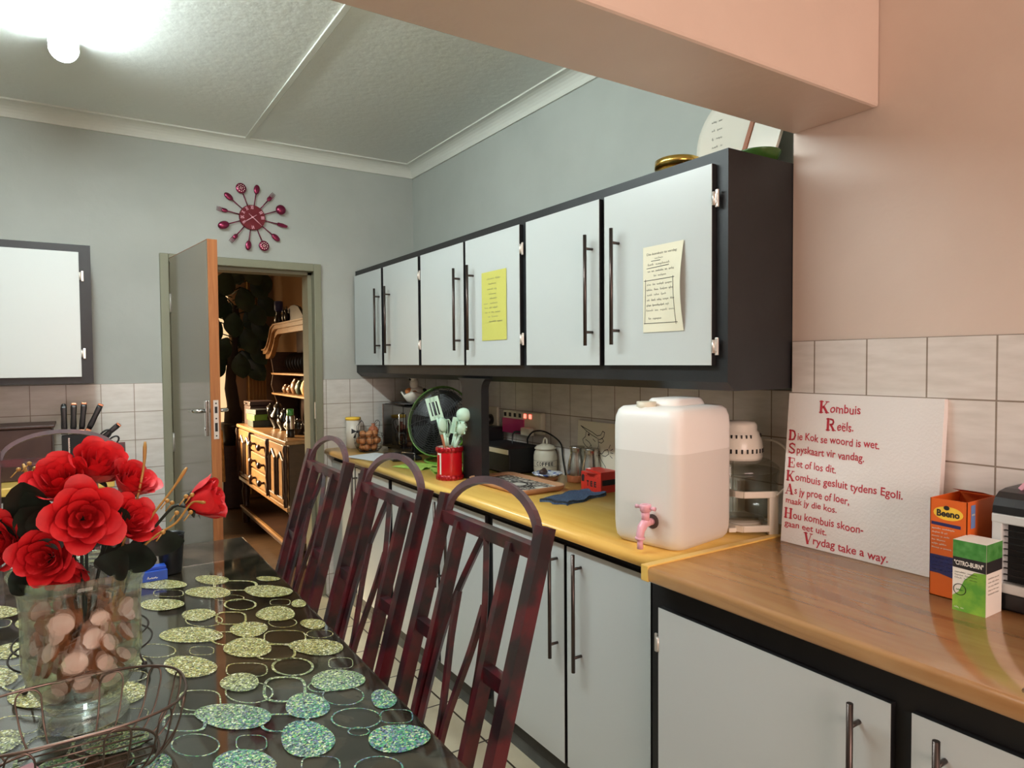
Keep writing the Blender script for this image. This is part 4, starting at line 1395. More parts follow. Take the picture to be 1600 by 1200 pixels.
strokes(b, [[(0.014 + 0.0115 * cos(t * pi / 12), 0.045 + 0.0115 * sin(t * pi / 12)) for t in range(25)]], 0.0014, F3)
for i in range(3):
    put_scrawl(b, ('natural citrus', 'kills insects', 'safe at home')[i], 0.042, 0.003, F3 @ Matrix.Translation((0.004, 0.080 - i * 0.006, 0)))
b.use(M['label_white'])
put_text(b, '"CITRO-BURN"', 0.054, 0.009, F3 @ Matrix.Translation((0.003, 0.096, 0)), 0.03)
put_scrawl(b, 'abc de', 0.018, 0.004, F3 @ Matrix.Translation((0.004, 0.006, 0)))
b.use(M['green_dark'])
put_scrawl(b, 'abcd', 0.014, 0.005, F3 @ Matrix.Translation((0.007, 0.043, 0)))
G = plane_xf((0, -w_ / 2, 0), (1, 0, 0), (0, 0, 1), 0.0005)
b.add([(0, 0.112, 0), (d_, 0.112, 0), (d_, h_, 0), (0, h_, 0)], [(0, 1, 2, 3)], False, G)
b.use(M['ink_black'])
b.add([(0, 0.088, 0), (d_, 0.088, 0), (d_, 0.112, 0), (0, 0.112, 0)], [(0, 1, 2, 3)], False, G)
b.use(M['ink_grey'])
for i in range(5):
    put_scrawl(b, ('directions for use', 'shake well before', 'keep from children', 'store in cool place', 'manufactured locally')[i], 0.048, 0.003, G @ Matrix.Translation((0.008, 0.076 - i * 0.008, 0)))
b.build('print', None, gx)

# ------------------------------------------------------------------ small air cooler
ac = thing('air_cooler', 'white and black desktop air cooler with slatted front', 'fan', (1.604, 0.51, 0.9))
hw, dp = 0.128, 0.140
b = MB().use(M['white'])
b.box(0.001, -hw + 0.0005, 0.04, dp, -hw + 0.020, 0.186, 0.003).box(0.001, hw - 0.020, 0.04, dp, hw - 0.0005, 0.186, 0.003)
b.box(0.0, -hw, 0.036, dp, hw, 0.056, 0.003).box(0.0, -hw, 0.180, dp, hw, 0.200, 0.003)
b.use(M['matte_black']).box(0.03, -hw + 0.02, 0.056, dp, hw - 0.02, 0.18)
b.build('housing', None, ac)
MB().box(0.004, -hw + 0.003, 0.0, dp, hw - 0.003, 0.036, 0.004).build('water_tank', M['black_plastic'], ac)
b = MB()
for i in range(9):
    b.box(0.006, -hw + 0.022, 0.060 + i * 0.0132, 0.012, hw - 0.022, 0.0615 + i * 0.0132)
b.build('front_slat', M['matte_black'], ac)
b = MB()
for k in range(9):
    a = 2 * pi * k / 9
    b.add([(0.022, 0.012 * cos(a), 0.118 + 0.012 * sin(a)), (0.016, 0.056 * cos(a - .25), 0.118 + 0.056 * sin(a - .25)), (0.020, 0.058 * cos(a + .1), 0.118 + 0.058 * sin(a + .1)), (0.028, 0.052 * cos(a + .35), 0.118 + 0.052 * sin(a + .35))],
          [(0, 1, 2, 3)])
b.cyl((0.016, 0, 0.118), (0.029, 0, 0.118), 0.014)
b.build('rotor', M['steel'], ac)
cap = [(0.0, 0.2005), (0.002, 0.216), (0.012, 0.232), (0.03, 0.242), (0.06, 0.246), (dp, 0.246), (dp, 0.2005)]
MB().prism(cap[::-1], -hw + 0.002, hw - 0.002, XZY).build('top_cover', M['black_plastic'], ac)
b = MB().use(M['pale_pink']).tube(smooth_path([(0.07, hw - 0.03, 0.247), (0.07, hw - 0.045, 0.262), (0.07, hw - 0.09, 0.272), (0.07, -hw + 0.09, 0.272), (0.07, -hw + 0.045, 0.262), (0.07, -hw + 0.03, 0.247)], 4), 0, 4, False, (0.03, 0.008))
b.build('carry_handle', M['clock_metal'], ac)

sv = thing('metal_tray', 'flat silver metal tray at the edge of the pink-lit worktop', 'tray', (1.33, 0.34, 0.9))
MB().box(-0.10, -0.16, 0, 0.12, 0.10, 0.003, 0.001).build('plate', M['steel'], sv)
MB().tube([(-0.10, -0.16, 0.005), (-0.10, 0.10, 0.005), (0.12, 0.10, 0.005), (0.12, -0.16, 0.005)], 0.004, 8, True).build('rim', M['steel'], sv)

# ------------------------------------------------------------------ things on the yellow worktop
ZW = 0.9003


def solid(name, mb, m, label, cat, loc=(0, 0, 0), rz=0.0, group=None):
    o = mb.build(name, m)
    o.location = loc
    o.rotation_euler = (0, 0, rz)
    return tag(o, label, cat, group)


# storage tub with yellow lid
tu = thing('storage_tub', 'white tub with a yellow lid in the corner behind the hen basket', 'tub', (1.425, 4.01, ZW))
MB().lathe([(0, 0), (0.042, 0), (0.044, 0.17), (0, 0.172)], 24).build('body', M['ceramic'], tu)
MB().lathe([(0, 0.172), (0.047, 0.172), (0.047, 0.188), (0, 0.190)], 24).build('lid', M['label_yellow'], tu)

# hen shaped wire basket of eggs
hb = thing('hen_basket', 'dark wire basket shaped like a hen, filled with brown eggs', 'basket', (1.445, 3.80, ZW), 0.5)
hp = [(0.055, 0.003), (0.072, 0.02), (0.083, 0.05), (0.086, 0.085), (0.082, 0.105)]
for r_, z in hp:
    MB().tube([(r_ * cos(2 * pi * t / 32), r_ * sin(2 * pi * t / 32), z) for t in range(32)], 0.0013, 5, True).build('hoop', M['dark_wire'], hb)
for k in range(14):
    a = 2 * pi * k / 14
    MB().tube([(0, 0, 0.003)] + [(r_ * cos(a), r_ * sin(a), z) for r_, z in hp], 0.0011, 5).build('rib', M['dark_wire'], hb)
neck = smooth_path([(-0.082, 0, 0.10), (-0.092, 0, 0.135), (-0.080, 0, 0.175), (-0.060, 0, 0.185), (-0.045, 0, 0.165), (-0.040, 0, 0.125), (-0.01, 0, 0.108), (0.035, 0, 0.112), (0.052, 0, 0.160), (0.075, 0, 0.178), (0.098, 0, 0.165), (0.094, 0, 0.135), (0.082, 0, 0.10)], 4)
MB().tube(neck, 0.0018, 6).tube(smooth_path([(-0.085, 0.0, 0.170), (-0.075, 0, 0.205), (-0.062, 0, 0.183)], 4), 0.0013, 5).tube(smooth_path([(-0.04, 0.05, 0.106), (-0.07, 0.03, 0.15), (-0.06, 0.0, 0.185)], 4), 0.0013, 5)\
    .tube(smooth_path([(0.05, 0.06, 0.105), (0.08, 0.03, 0.14), (0.085, 0.0, 0.172)], 4), 0.0013, 5).build('outline', M['dark_wire'], hb)
b = MB()
for s in (-1, 1):
    b.add([(-0.098, s * 0.004, 0.125), (-0.112, s * 0.032, 0.142), (-0.116, s * 0.030, 0.112), (-0.10, s * 0.016, 0.085), (-0.112, s * 0.02, 0.09)], [(0, 1, 2), (0, 3, 4)])
b.ball((-0.10, 0, 0.125), 0.007, 8)
b.build('bow', M['ink_black'], hb)
egg0 = MB().lathe([(0, -0.023), (0.012, -0.020), (0.019, -0.010), (0.0205, 0.0), (0.018, 0.012), (0.011, 0.022), (0, 0.027)], 14).build('egg', M['egg'])
tag(egg0, 'brown egg heaped in the wire hen basket', 'egg', 'eggs in the hen basket')
HB = Vector((1.445, 3.80, ZW))
spots = [(0.036 * cos(a), 0.036 * sin(a), 0.027) for a in (0.2, 1.45, 2.7, 3.95, 5.2)] + [(0.053 * cos(a), 0.053 * sin(a), 0.066) for a in (0.0, 0.9, 1.8, 2.7, 3.6, 4.5, 5.4)] + [(0.035 * cos(a), 0.035 * sin(a), 0.104) for a in (3.0, 4.4, 5.6)]
for k, p in enumerate(spots):
    o = egg0 if k == 0 else egg0.copy()
    if k:
        COL.objects.link(o)
    o.location = HB + Vector(p)
    o.rotation_euler = (1.2 + 0.5 * sin(k * 2.3), 0.6 * cos(k * 1.7), k * 1.1)
solid('net_bag', MB().lathe([(0, -0.026), (0.022, -0.02), (0.031, 0.0), (0.024, 0.018), (0.008, 0.03), (0.012, 0.042), (0, 0.04)], 16), M['onion'],
      'reddish net bag bundled on top of the eggs in the hen basket', 'bag', HB + Vector((0.040, 0.030, 0.118)))

# microwave with dark mirror door
mw = thing('microwave', 'black microwave whose dark door mirrors the hen basket', 'microwave', (1.575, 3.69, ZW))
MB().box(0.012, -0.21, 0.008, 0.28, 0.21, 0.272, 0.004).build('casing', M['black_plastic'], mw)
MB().box(0.0, -0.095, 0.012, 0.012, 0.205, 0.268, 0.002).build('door', M['mirror'], mw)
MB().box(0.001, -0.208, 0.012, 0.012, -0.098, 0.268, 0.002).build('control_panel', M['mirror'], mw)
MB().box(-0.004, 0.2055, 0.010, 0.014, 0.2105, 0.270, 0.001).build('edge_strip', M['steel'], mw)
MB().tube([(0.002, -0.085, 0.05), (-0.02, -0.085, 0.055), (-0.02, -0.085, 0.225), (0.002, -0.085, 0.23)], 0.004, 8).build('handle', M['steel'], mw)
b = MB()
for sx in (0.03, 0.26):
    for sy in (-0.18, 0.18):
        b.cyl((sx, sy, 0), (sx, sy, 0.009), 0.012, None, 10)
b.build('foot', M['matte_black'], mw)
solid('foil_platter', MB().lathe([(0, 0.004), (0.10, 0.004), (0.135, 0.014), (0.137, 0.016), (0.10, 0.008), (0, 0.008)], 28), M['silver'],
      'crinkled silver platter lying on the microwave', 'platter', (1.660, 3.66, ZW + 0.270))
fg = thing('cow_figurine', 'small white and tan ceramic cow lying in a dish on top of the microwave', 'figurine', (1.665, 3.60, ZW + 0.284), 0.3)
fg.scale = (1.35, 1.35, 1.35)
b = MB()
loft(b, [[(0.075 * f * cos(2 * pi * t / 20), (0.06 * f + 0.012 * sin(4 * pi * t / 10)) * sin(2 * pi * t / 20), z + 0.014 * abs(sin(2 * pi * t / 10)) * f) for t in range(20)] for f, z in ((0.4, 0), (0.75, 0.01), (1.0, 0.035), (0.95, 0.04), (0.7, 0.018))])
b.build('dish', M['ceramic'], fg)
b = MB().use(M['ceramic']).ball((0, 0, 0.045), (0.045, 0.032, 0.03), 14).ball((-0.015, 0, 0.085), (0.02, 0.018, 0.025), 12).ball((-0.022, 0, 0.108), (0.019, 0.016, 0.016), 12)
b.use(M['ceramic_tan']).ball((-0.036, 0.01, 0.052), (0.018, 0.016, 0.016), 10).ball((-0.030, -0.02, 0.045), (0.014, 0.012, 0.012), 10)
b.use(M['ink_black']).ball((-0.036, 0, 0.104), (0.008, 0.007, 0.006), 8).ball((-0.018, 0.018, 0.114), (0.006, 0.008, 0.004), 8).ball((-0.018, -0.018, 0.114), (0.006, 0.008, 0.004), 8).ball((0.02, -0.026, 0.055), (0.012, 0.008, 0.010), 8)
b.build('body', None, fg)
solid('salt_shaker', MB().lathe([(0, 0), (0.018, 0), (0.02, 0.02), (0.012, 0.04), (0.014, 0.05), (0.009, 0.06), (0, 0.062)], 14), M['ceramic'],
      'small white shaker on the microwave behind the table fan', 'shaker', (1.80, 3.52, ZW + 0.281))
# dark pouch and papers
solid('pouch', MB().box(-0.08, -0.13, 0, 0.08, 0.13, 0.018, 0.007), M['black_plastic'], 'flat black pouch lying in front of the microwave', 'pouch', (1.49, 3.42, ZW), -0.2)
b = MB()
b.tube([(0.0, -0.05, 0.001), (0.0, -0.05, 0.05), (0.0, 0.05, 0.05), (0.0, 0.05, 0.001)], 0.0018, 6)
solid('wire_bookend', b, M['steel'], 'thin bent wire holder standing by the black pouch', 'holder', (1.45, 3.25, ZW), 0.3)
b = MB()
for k in range(3):
    b.box(-0.105 - k * 0.004, -0.148 + k * 0.003, 0.0003 + k * 0.0008, 0.105 - k * 0.006, 0.148 + k * 0.002, 0.001 + k * 0.0008)
solid('papers', b, M['paper'], 'loose white sheets near the corner end of the yellow worktop', 'papers', (1.39, 3.53, ZW), 0.25)
b = MB()
for s in (-1, 1):
    b.tube([(0.018 * cos(2 * pi * t / 18), s * 0.034 + 0.024 * sin(2 * pi * t / 18), 0.006) for t in range(18)], 0.003, 6, True)
    b.tube([(0.0, s * 0.056, 0.006), (0.05, s * 0.062, 0.005), (0.10, s * 0.058, 0.004)], 0.0025, 6)
solid('spectacles', b, M['black_plastic'], 'black spectacles lying on the loose white sheets', 'spectacles', (1.42, 3.45, ZW + 0.003), -0.6)

# table fan
fn = thing('table_fan', 'round black and green table fan tilted back beside the post', 'fan', (1.585, 3.15, ZW))
FA = Vector((-0.80, -0.52, 0.26)).normalized()
FQ = Matrix.Translation((0.0, 0.0, 0.215)) @ FA.to_track_quat('Z', 'Y').to_matrix().to_4x4()
RF = 0.180
for z, nm in ((0.055, 'front_grille'), (-0.055, 'rear_grille')):
    b = MB()
    s = 1 if z > 0 else -1
    for k in range(15):
        f = 0.14 + 0.86 * k / 14
        zz = s * (0.012 + 0.052 * sqrt(max(0.0, 1 - f * f)))
        b.tube([(RF * f * cos(2 * pi * t / 36), RF * f * sin(2 * pi * t / 36), zz) for t in range(36)], 0.0013, 4, True, None, FQ)
    for k in range(12):
        a = 2 * pi * k / 12
        b.tube([(RF * f * cos(a + 0.25 * f), RF * f * sin(a + 0.25 * f), s * (0.012 + 0.052 * sqrt(max(0.0, 1 - f * f)))) for f in (0.14, 0.35, 0.6, 0.8, 0.93, 1.0)], 0.0016, 5, False, None, FQ)
    b.cyl((0, 0, s * 0.058), (0, 0, s * 0.067), 0.028, None, 20, FQ)
    b.build(nm, M['fan_wire'], fn)
b = MB()
b.lathe([(RF + 0.002, -0.014), (RF + 0.007, -0.010), (RF + 0.007, 0.010), (RF + 0.002, 0.014), (RF - 0.002, 0.0), (RF + 0.002, -0.014)], 40, (0, 0, 0), FQ)
b.build('green_ring', M['fan_green'], fn)
b = MB()
for k in range(5):
    a0 = 2 * pi * k / 5
    vs = []
    for i in range(7):
        f = 0.16 + 0.76 * i / 6
        for j in range(5):
            u = -0.42 + 0.84 * j / 4
            vs.append((RF * f * cos(a0 + u * (0.7 + 0.4 * f)), RF * f * sin(a0 + u * (0.7 + 0.4 * f)), 0.022 * u))
    b.add(vs, [(i * 5 + j, i * 5 + j + 1, i * 5 + j + 6, i * 5 + j + 5) for i in range(6) for j in range(4)], True, FQ)
b.cyl((0, 0, -0.03), (0, 0, 0.03), 0.026, None, 18, FQ)
b.build('rotor', M['black_plastic'], fn)
MB().cyl((0, 0, -0.11), (0, 0, -0.055), 0.045, 0.06, 20, FQ).build('motor', M['black_plastic'], fn)
b = MB().tube(smooth_path([(0.06, -0.13, 0.012), (-0.045, -0.10, 0.008), (-0.075, -0.02, 0.008), (-0.05, 0.07, 0.008), (0.05, 0.14, 0.012)], 5), 0.0075, 8)
for s in (-1, 1):
    e = FQ @ Vector((0, 0, -0.07)) + Vector((-0.52, 0.80, 0)) * s * 0.045
    b.tube([(0.06 if s < 0 else 0.05, s * 0.13, 0.012), (0.09, s * 0.10, 0.09), tuple(e)], 0.007, 8)
b.build('stand', M['fan_green'], fn)

# lime cloths
for k, (x, y, rz, lab) in enumerate(((1.43, 3.09, 0.4, 'crumpled lime and white cloth below the table fan'), (1.50, 2.90, -0.3, 'lime green cloth tucked behind the red crock'))):
    b = MB()
    rr = random.Random(k + 4)
    vs = [(-0.08 + 0.16 * i / 9, -0.10 + 0.20 * j / 9, 0.002 + 0.010 * abs(sin(i * 1.1 + k) * cos(j * 0.9))) for i in range(10) for j in range(10)]
    b.add(vs, [(i * 10 + j, (i + 1) * 10 + j, (i + 1) * 10 + j + 1, i * 10 + j + 1) for i in range(9) for j in range(9)], True)
    b.add([(x_, y_, 0.0004) for x_, y_, z_ in vs], [(i * 10 + j, i * 10 + j + 1, (i + 1) * 10 + j + 1, (i + 1) * 10 + j) for i in range(9) for j in range(9)], True)
    solid('dish_cloth', b, M['lime'], lab, 'cloth', (x, y, ZW), rz)

# red crock and utensils
CK = Vector((1.398, 2.685, ZW))
ck = thing('utensil_crock', 'shiny red crock with ruffled bands holding pale green utensils', 'crock', CK, 0)
MB().use(M['red_enamel']).lathe([(0, 0), (0.054, 0), (0.056, 0.004), (0.056, 0.140), (0.0555, 0.144)], 36).use(M['ceramic']).lathe([(0.0555, 0.144), (0.051, 0.145), (0.050, 0.14), (0.050, 0.008), (0, 0.006)], 36).build('body', None, ck)
for z in (0.010, 0.134):
    b = MB()
    n = 72
    loft(b, [[((0.0565 + f * (0.0035 + 0.0018 * sin(t * 2 * pi * 18 / n))) * cos(2 * pi * t / n), (0.0565 + f * (0.0035 + 0.0018 * sin(t * 2 * pi * 18 / n))) * sin(2 * pi * t / n), z + dz + 0.0015 * cos(t * 2 * pi * 18 / n)) for t in range(n)]
             for f, dz in ((0, -0.012), (1, -0.008), (1.2, 0), (1, 0.008), (0, 0.012))], None, False)
    b.build('ruffle', M['red_glitter'], ck)
b = MB()
th0 = math.atan2(-0.62, -0.78)
for u0, u1, z0, z1 in ((0.30, 0.46, 0.026, 0.120), (0.30, 0.75, 0.112, 0.120)):
    n = 5
    vs = []
    for i in range(n + 1):
        a = th0 - (u0 + (u1 - u0) * i / n)
        vs += [(0.0567 * cos(a), 0.0567 * sin(a), z0), (0.0567 * cos(a), 0.0567 * sin(a), z1)]
    b.add(vs, [(2 * i, 2 * i + 1, 2 * i + 3, 2 * i + 2) for i in range(n)])
b.build('pattern', M['ceramic'], ck)


def utensil(kind, label, foot, top, spin=0.0):
    """wooden handle from the crock floor up to a pale head at top"""
    f, t = CK + Vector(foot), CK + Vector(top)
    ax = (t - f).normalized()
    r = thing('kitchen_utensil', label, 'utensil', f, 0, 'pale green utensils in the red crock')
    L = (t - f).length
    face = Vector((-0.62, -0.78, 0.0))
    face = (face - ax * face.dot(ax)).normalized()
    side = face.cross(ax)
    side, face = side * cos(spin) + face * sin(spin), face * cos(spin) - side * sin(spin)
    X = Matrix((side, face, ax)).transposed().to_4x4()
    MB().tube([(0, 0, 0.0), (0, 0, L * 0.35), (0, 0, L * 0.56)], [0.006, 0.0075, 0.0065], 10, False, None, X).build('handle', M['utensil_wood'], r)
    b = MB()
    h0 = L * 0.56
    b.tube([(0, 0, h0 - 0.012), (0, 0, h0 + 0.015), (0, 0, L * 0.74)], [0.008, 0.006, 0.0055], 10, False, None, X)
    hl = L - L * 0.70
    if kind == 'turner':
        bl = L * 0.72
        for x0, x1, z0, z1 in ((-0.030, -0.019, bl, L), (0.019, 0.030, bl, L), (-0.019, 0.019, bl, bl + 0.018), (-0.019, 0.019, L - 0.022, L), (-0.012, -0.006, bl, L), (0.006, 0.012, bl, L)):
            b.box(x0, -0.002, z0, x1, 0.002, z1, 0, X)
    elif kind == 'spoon':
        b.lathe([(0.0, -0.008), (0.015, -0.006), (0.024, 0.0), (0.022, 0.0), (0.014, -0.003), (0, -0.005)], 18, (0, 0, 0), X @ Matrix.Translation((0, 0.004, L - 0.035)) @ Matrix.Rotation(pi / 2, 4, 'X') @ Matrix.Diagonal((1, 1.5, 1, 1)))
    elif kind == 'ladle':
        b.ball((0, 0.012, L - 0.030), (0.034, 0.022, 0.032), 16, X)
    elif kind == 'server':
        b.lathe([(0.0, -0.012), (0.018, -0.008), (0.026, 0.002), (0.024, 0.002), (0.016, -0.005), (0, -0.009)], 18, (0, 0, 0), X @ Matrix.Translation((0, 0.004, L - 0.035)) @ Matrix.Rotation(pi / 2, 4, 'X') @ Matrix.Diagonal((1, 1.3, 1, 1)))
        for q in range(7):
            a = 2 * pi * q / 7
            b.tube([(0.023 * cos(a), 0.006, L - 0.035 + 0.031 * sin(a)), (0.026 * cos(a), 0.022, L - 0.035 + 0.034 * sin(a))], 0.0035, 6, False, None, X)
    elif kind == 'spatula':
        b.box(-0.021, -0.003, L * 0.72, 0.021, 0.003, L, 0.0028, X)
    elif kind == 'whisk':
        for q in range(5):
            a = pi * q / 5
            b.tube([(0.005 * cos(a), 0.005 * sin(a), L * 0.68), (0.020 * cos(a), 0.020 * sin(a), L * 0.80), (0.024 * cos(a), 0.024 * sin(a), L * 0.90), (0.010 * cos(a), 0.010 * sin(a), L * 0.99),
                    (-0.010 * cos(a), -0.010 * sin(a), L * 0.99), (-0.024 * cos(a), -0.024 * sin(a), L * 0.90), (-0.020 * cos(a), -0.020 * sin(a), L * 0.80), (-0.005 * cos(a), -0.005 * sin(a), L * 0.68)], 0.0013, 5, False, None, X)
    b.build('head', M['mint'], r)


utensil('turner', 'pale green slotted turner leaning outward from the red crock', (0.012, -0.008, 0.012), (-0.060, 0.055, 0.365))
utensil('spoon', 'pale green slotted spoon below the slotted turner in the crock', (0.015, 0.0, 0.012), (-0.030, 0.022, 0.275), 0.5)
utensil('whisk', 'pale green balloon whisk standing upright in the red crock', (0.0, 0.012, 0.012), (-0.005, 0.012, 0.268))
utensil('spatula', 'flat pale green spatula in the middle of the red crock', (-0.008, 0.012, 0.012), (0.030, -0.024, 0.275), 0.3)
utensil('ladle', 'pale green ladle with round bowl leaning toward the black post', (-0.015, 0.015, 0.012), (0.062, -0.045, 0.315))
utensil('server', 'pale green toothed pasta server leaning toward the black post', (-0.018, 0.0, 0.012), (0.042, -0.060, 0.262))
utensil('spatula', 'narrow pale green spreader beside the pasta server', (0.0, -0.01, 0.012), (0.022, -0.040, 0.262), 1.25)

# black audio box, radio
rb = thing('radio', 'upright black radio in the shade behind the post', 'radio', (1.79, 2.99, ZW), 0)
MB().box(-0.06, -0.05, 0, 0.06, 0.05, 0.19, 0.012).build('case', M['black_plastic'], rb)
MB().tube([(-0.03, -0.04, 0.185), (-0.03, -0.04, 0.215), (-0.03, 0.04, 0.215), (-0.03, 0.04, 0.185)], 0.004, 8).build('handle', M['black_plastic'], rb)
pl = thing('disc_player', 'black box player with a silver strip across its front', 'player', (1.755, 2.762, ZW), 0)
MB().box(-0.095, -0.165, 0.006, 0.095, 0.165, 0.122, 0.003).build('case', M['matte_black'], pl)
MB().box(-0.099, -0.158, 0.094, -0.0955, 0.158, 0.116, 0.001).build('silver_strip', M['hinge'], pl)
b = MB()
for k, z in enumerate((0.03, 0.07)):
    b.cyl((-0.101, 0.13, z), (-0.0955, 0.13, z), 0.008, None, 12)
b.build('knob', M['steel'], pl)
MB().box(-0.09, -0.16, 0, -0.07, -0.14, 0.006).box(0.07, -0.16, 0, 0.09, -0.14, 0.006).box(-0.09, 0.14, 0, -0.07, 0.16, 0.006).box(0.07, 0.14, 0, 0.09, 0.16, 0.006).build('foot', M['matte_black'], pl)

# coffee canister
cn = thing('coffee_canister', 'cream lidded jar lettered for coffee, next to the black player', 'canister', (1.812, 2.528, ZW))
MB().lathe([(0, 0), (0.046, 0), (0.052, 0.008), (0.054, 0.03), (0.054, 0.090), (0.050, 0.108), (0.043, 0.116), (0.043, 0.120), (0, 0.120)], 32).build('body', M['cream'], cn)
MB().lathe([(0.049, 0.120), (0.050, 0.124), (0.040, 0.134), (0.018, 0.142), (0, 0.143)], 32).tube(smooth_path([(0.0, -0.014, 0.141), (0, -0.012, 0.160), (0, 0, 0.168), (0, 0.012, 0.160), (0, 0.014, 0.141)], 4), 0.0045, 8).build('lid', M['cream'], cn)
b = MB()
phi = math.atan2(-0.80, -0.60)
for i, ch in enumerate('COFFEE'):
    a = phi + (i - 2.6) * 0.26
    xf = Matrix.Rotation(a, 4, 'Z') @ Matrix.Translation((0.0545, 0, 0.048)) @ Matrix(((0, 0, 1, 0), (1, 0, 0, 0), (0, 1, 0, 0), (0, 0, 0, 1)))
    put_text(b, ch, 0.011, 0.016, xf @ Matrix.Translation((-0.0055, 0, 0)), 0.03)
for z in (0.042, 0.068):
    b.lathe([(0.0544, z), (0.0544, z + 0.0012)], 36)
b.build('lettering', M['ink_black'], cn)

# plate, mills, tea box, glass
pt = thing('blue_plate', 'blue and white scalloped plate in front of the cream jar', 'plate', (1.735, 2.405, ZW))
b = MB().lathe([(0, 0.0), (0.045, 0.0), (0.047, 0.018), (0, 0.018)], 20)
b.build('foot_block', M['tray_wood'], pt)
b = MB()
n = 48
loft(b, [[(0.066 * f * (1 + 0.05 * f * cos(t * 2 * pi * 8 / n)) * cos(2 * pi * t / n), 0.066 * f * (1 + 0.05 * f * cos(t * 2 * pi * 8 / n)) * sin(2 * pi * t / n), z) for t in range(n)] for f, z in ((0.5, 0.018), (0.8, 0.021), (1.0, 0.030), (0.98, 0.033), (0.75, 0.025), (0.4, 0.022))])
b.build('dish', M['plate_blue'], pt)
solid('tea_bag', MB().ball((0, 0, 0.013), (0.021, 0.016, 0.013), 12).ball((0.008, 0.006, 0.02), (0.012, 0.010, 0.010), 10), M['brown_box'], 'dark used tea bag lying in the blue and white plate', 'tea bag', (1.720, 2.415, ZW + 0.023))
ml = thing('salt_mill', 'brushed steel mill with brown wooden foot between the cream jar and red tea box', 'mill', (1.822, 2.305, ZW), 0, 'steel mills')
b = MB().lathe([(0.043, 0.030), (0.0435, 0.045), (0.041, 0.075), (0.034, 0.105), (0.030, 0.125), (0.0315, 0.142), (0.034, 0.150), (0.032, 0.153), (0, 0.153)], 28)
b.build('body', M['steel'], ml)
MB().lathe([(0, 0), (0.043, 0), (0.044, 0.004), (0.044, 0.027), (0.0435, 0.030)], 28).build('foot', M['utensil_wood'], ml)
m2 = dup(ml)
m2.location = (1.826, 2.213, ZW)
m2['label'] = 'second brushed steel mill, half hidden behind the red tea box'
tx = thing('tea_box', 'small red painted wooden box stencilled for tea', 'box', (1.768, 2.092, ZW), 0)
b = MB()
b.box(-0.045, -0.062, 0, 0.045, 0.062, 0.075, 0.001)
b.build('box', M['tee_red'], tx)
b = MB()
n = 20
b.prism([(-0.02 + 0.042 * cos(a), -0.002 + 0.045 * sin(a)) for a in [2 * pi * t / n for t in range(n)]], 0.0755, 0.0775)
b.prism([(-0.045, -0.062), (0.045, -0.062), (0.045, 0.062), (-0.02, 0.062)], 0.0752, 0.083)
b.build('lid', M['tee_red'], tx)
b = MB()
F = plane_xf((-0.045, 0.062, 0), (0, -1, 0), (0, 0, 1), 0.0006)
for i, ch in enumerate('TEE'):
    put_text(b, ch, 0.014, 0.020, F @ Matrix.Translation((0.036 + i * 0.023, 0.022, 0)), 0.05)
rr = random.Random(2)
for k in range(9):
    x, y = 0.01 + 0.012 * k, 0.008 if k % 2 else 0.060
    b.add([(x - 0.002, y, 0), (x, y - 0.002, 0), (x + 0.002, y, 0), (x, y + 0.002, 0)], [(0, 1, 2, 3)], False, F)
b.add([(0.004, 0.035, 0), (0.020, 0.035, 0), (0.022, 0.060, 0), (0.012, 0.066, 0), (0.003, 0.056, 0)], [(0, 1, 2, 3, 4)], False, F)
G = plane_xf((-0.045, -0.062, 0), (1, 0, 0), (0, 0, 1), 0.0006)
b.add([(0.006, 0.030, 0), (0.080, 0.030, 0), (0.080, 0.052, 0), (0.006, 0.052, 0)], [(0, 1, 2, 3)], False, G)
b.build('stencil', M['ink_black'], tx)
solid('tumbler', MB().lathe([(0, 0), (0.024, 0), (0.026, 0.15), (0.0245, 0.15), (0.0225, 0.006), (0, 0.005)], 24), M['smoked'], 'tall smoky glass tumbler between the tea box and black board', 'glass', (1.795, 1.985, ZW))
solid('cutting_board', MB().box(0, -0.009, 0, 0.20, 0.009, 0.285, 0.006), M['matte_black'], 'black board standing upright behind the water container', 'board', (1.637, 1.815, ZW + 0.0005))

# printed tray, blue cloth
ty = thing('serving_tray', 'rounded wooden tray with black and white printed circles', 'tray', (1.542, 2.368, ZW), 0.02)
b = MB()
loft(b, [[(x, y, z) for x, y in rrect(0.112 * f, 0.205 * g, 0.035)] for f, g, z in ((0.9, 0.95, 0), (1.0, 1.0, 0.008), (1.04, 1.02, 0.022), (1.02, 1.01, 0.024), (0.96, 0.98, 0.010), (0.4, 0.4, 0.0095))], None, True)
b.build('base', M['tray_wood'], ty)
b = MB().use(M['tray'])
b.add([(x, y, 0.0103) for x, y in rrect(0.104, 0.196, 0.03)], [tuple(range(28))])
b.build('printed_face', None, ty)
b = MB().use(M['ink_black'])
for cx, cy, r_ in ((0.0, -0.02, 0.06), (0.03, -0.14, 0.045), (-0.03, 0.12, 0.04)):
    for f in (1.0, 0.72):
        vs = []
        for t in range(24):
            a = 2 * pi * t / 24
            vs += [(cx + r_ * f * cos(a), cy + r_ * f * sin(a), 0.0107), (cx + r_ * (f - 0.10) * cos(a), cy + r_ * (f - 0.10) * sin(a), 0.0107)]
        b.add(vs, [(2 * t, (2 * t + 2) % 48, (2 * t + 3) % 48, 2 * t + 1) for t in range(24)])
b.use(M['ceramic'])
for cx, cy, r_ in ((0.0, -0.02, 0.035), (0.03, -0.14, 0.026), (-0.03, 0.12, 0.022)):
    b.add([(cx + r_ * cos(2 * pi * t / 16), cy + r_ * sin(2 * pi * t / 16), 0.0108) for t in range(16)], [tuple(range(16))])
b.build('circle_print', None, ty)
b = MB()
for y in (-0.19, 0.19):
    for t in range(14):
        x = -0.09 + t * 0.014
        b.box(x, y - 0.008, 0.0105, x + 0.006, y + 0.008, 0.011)
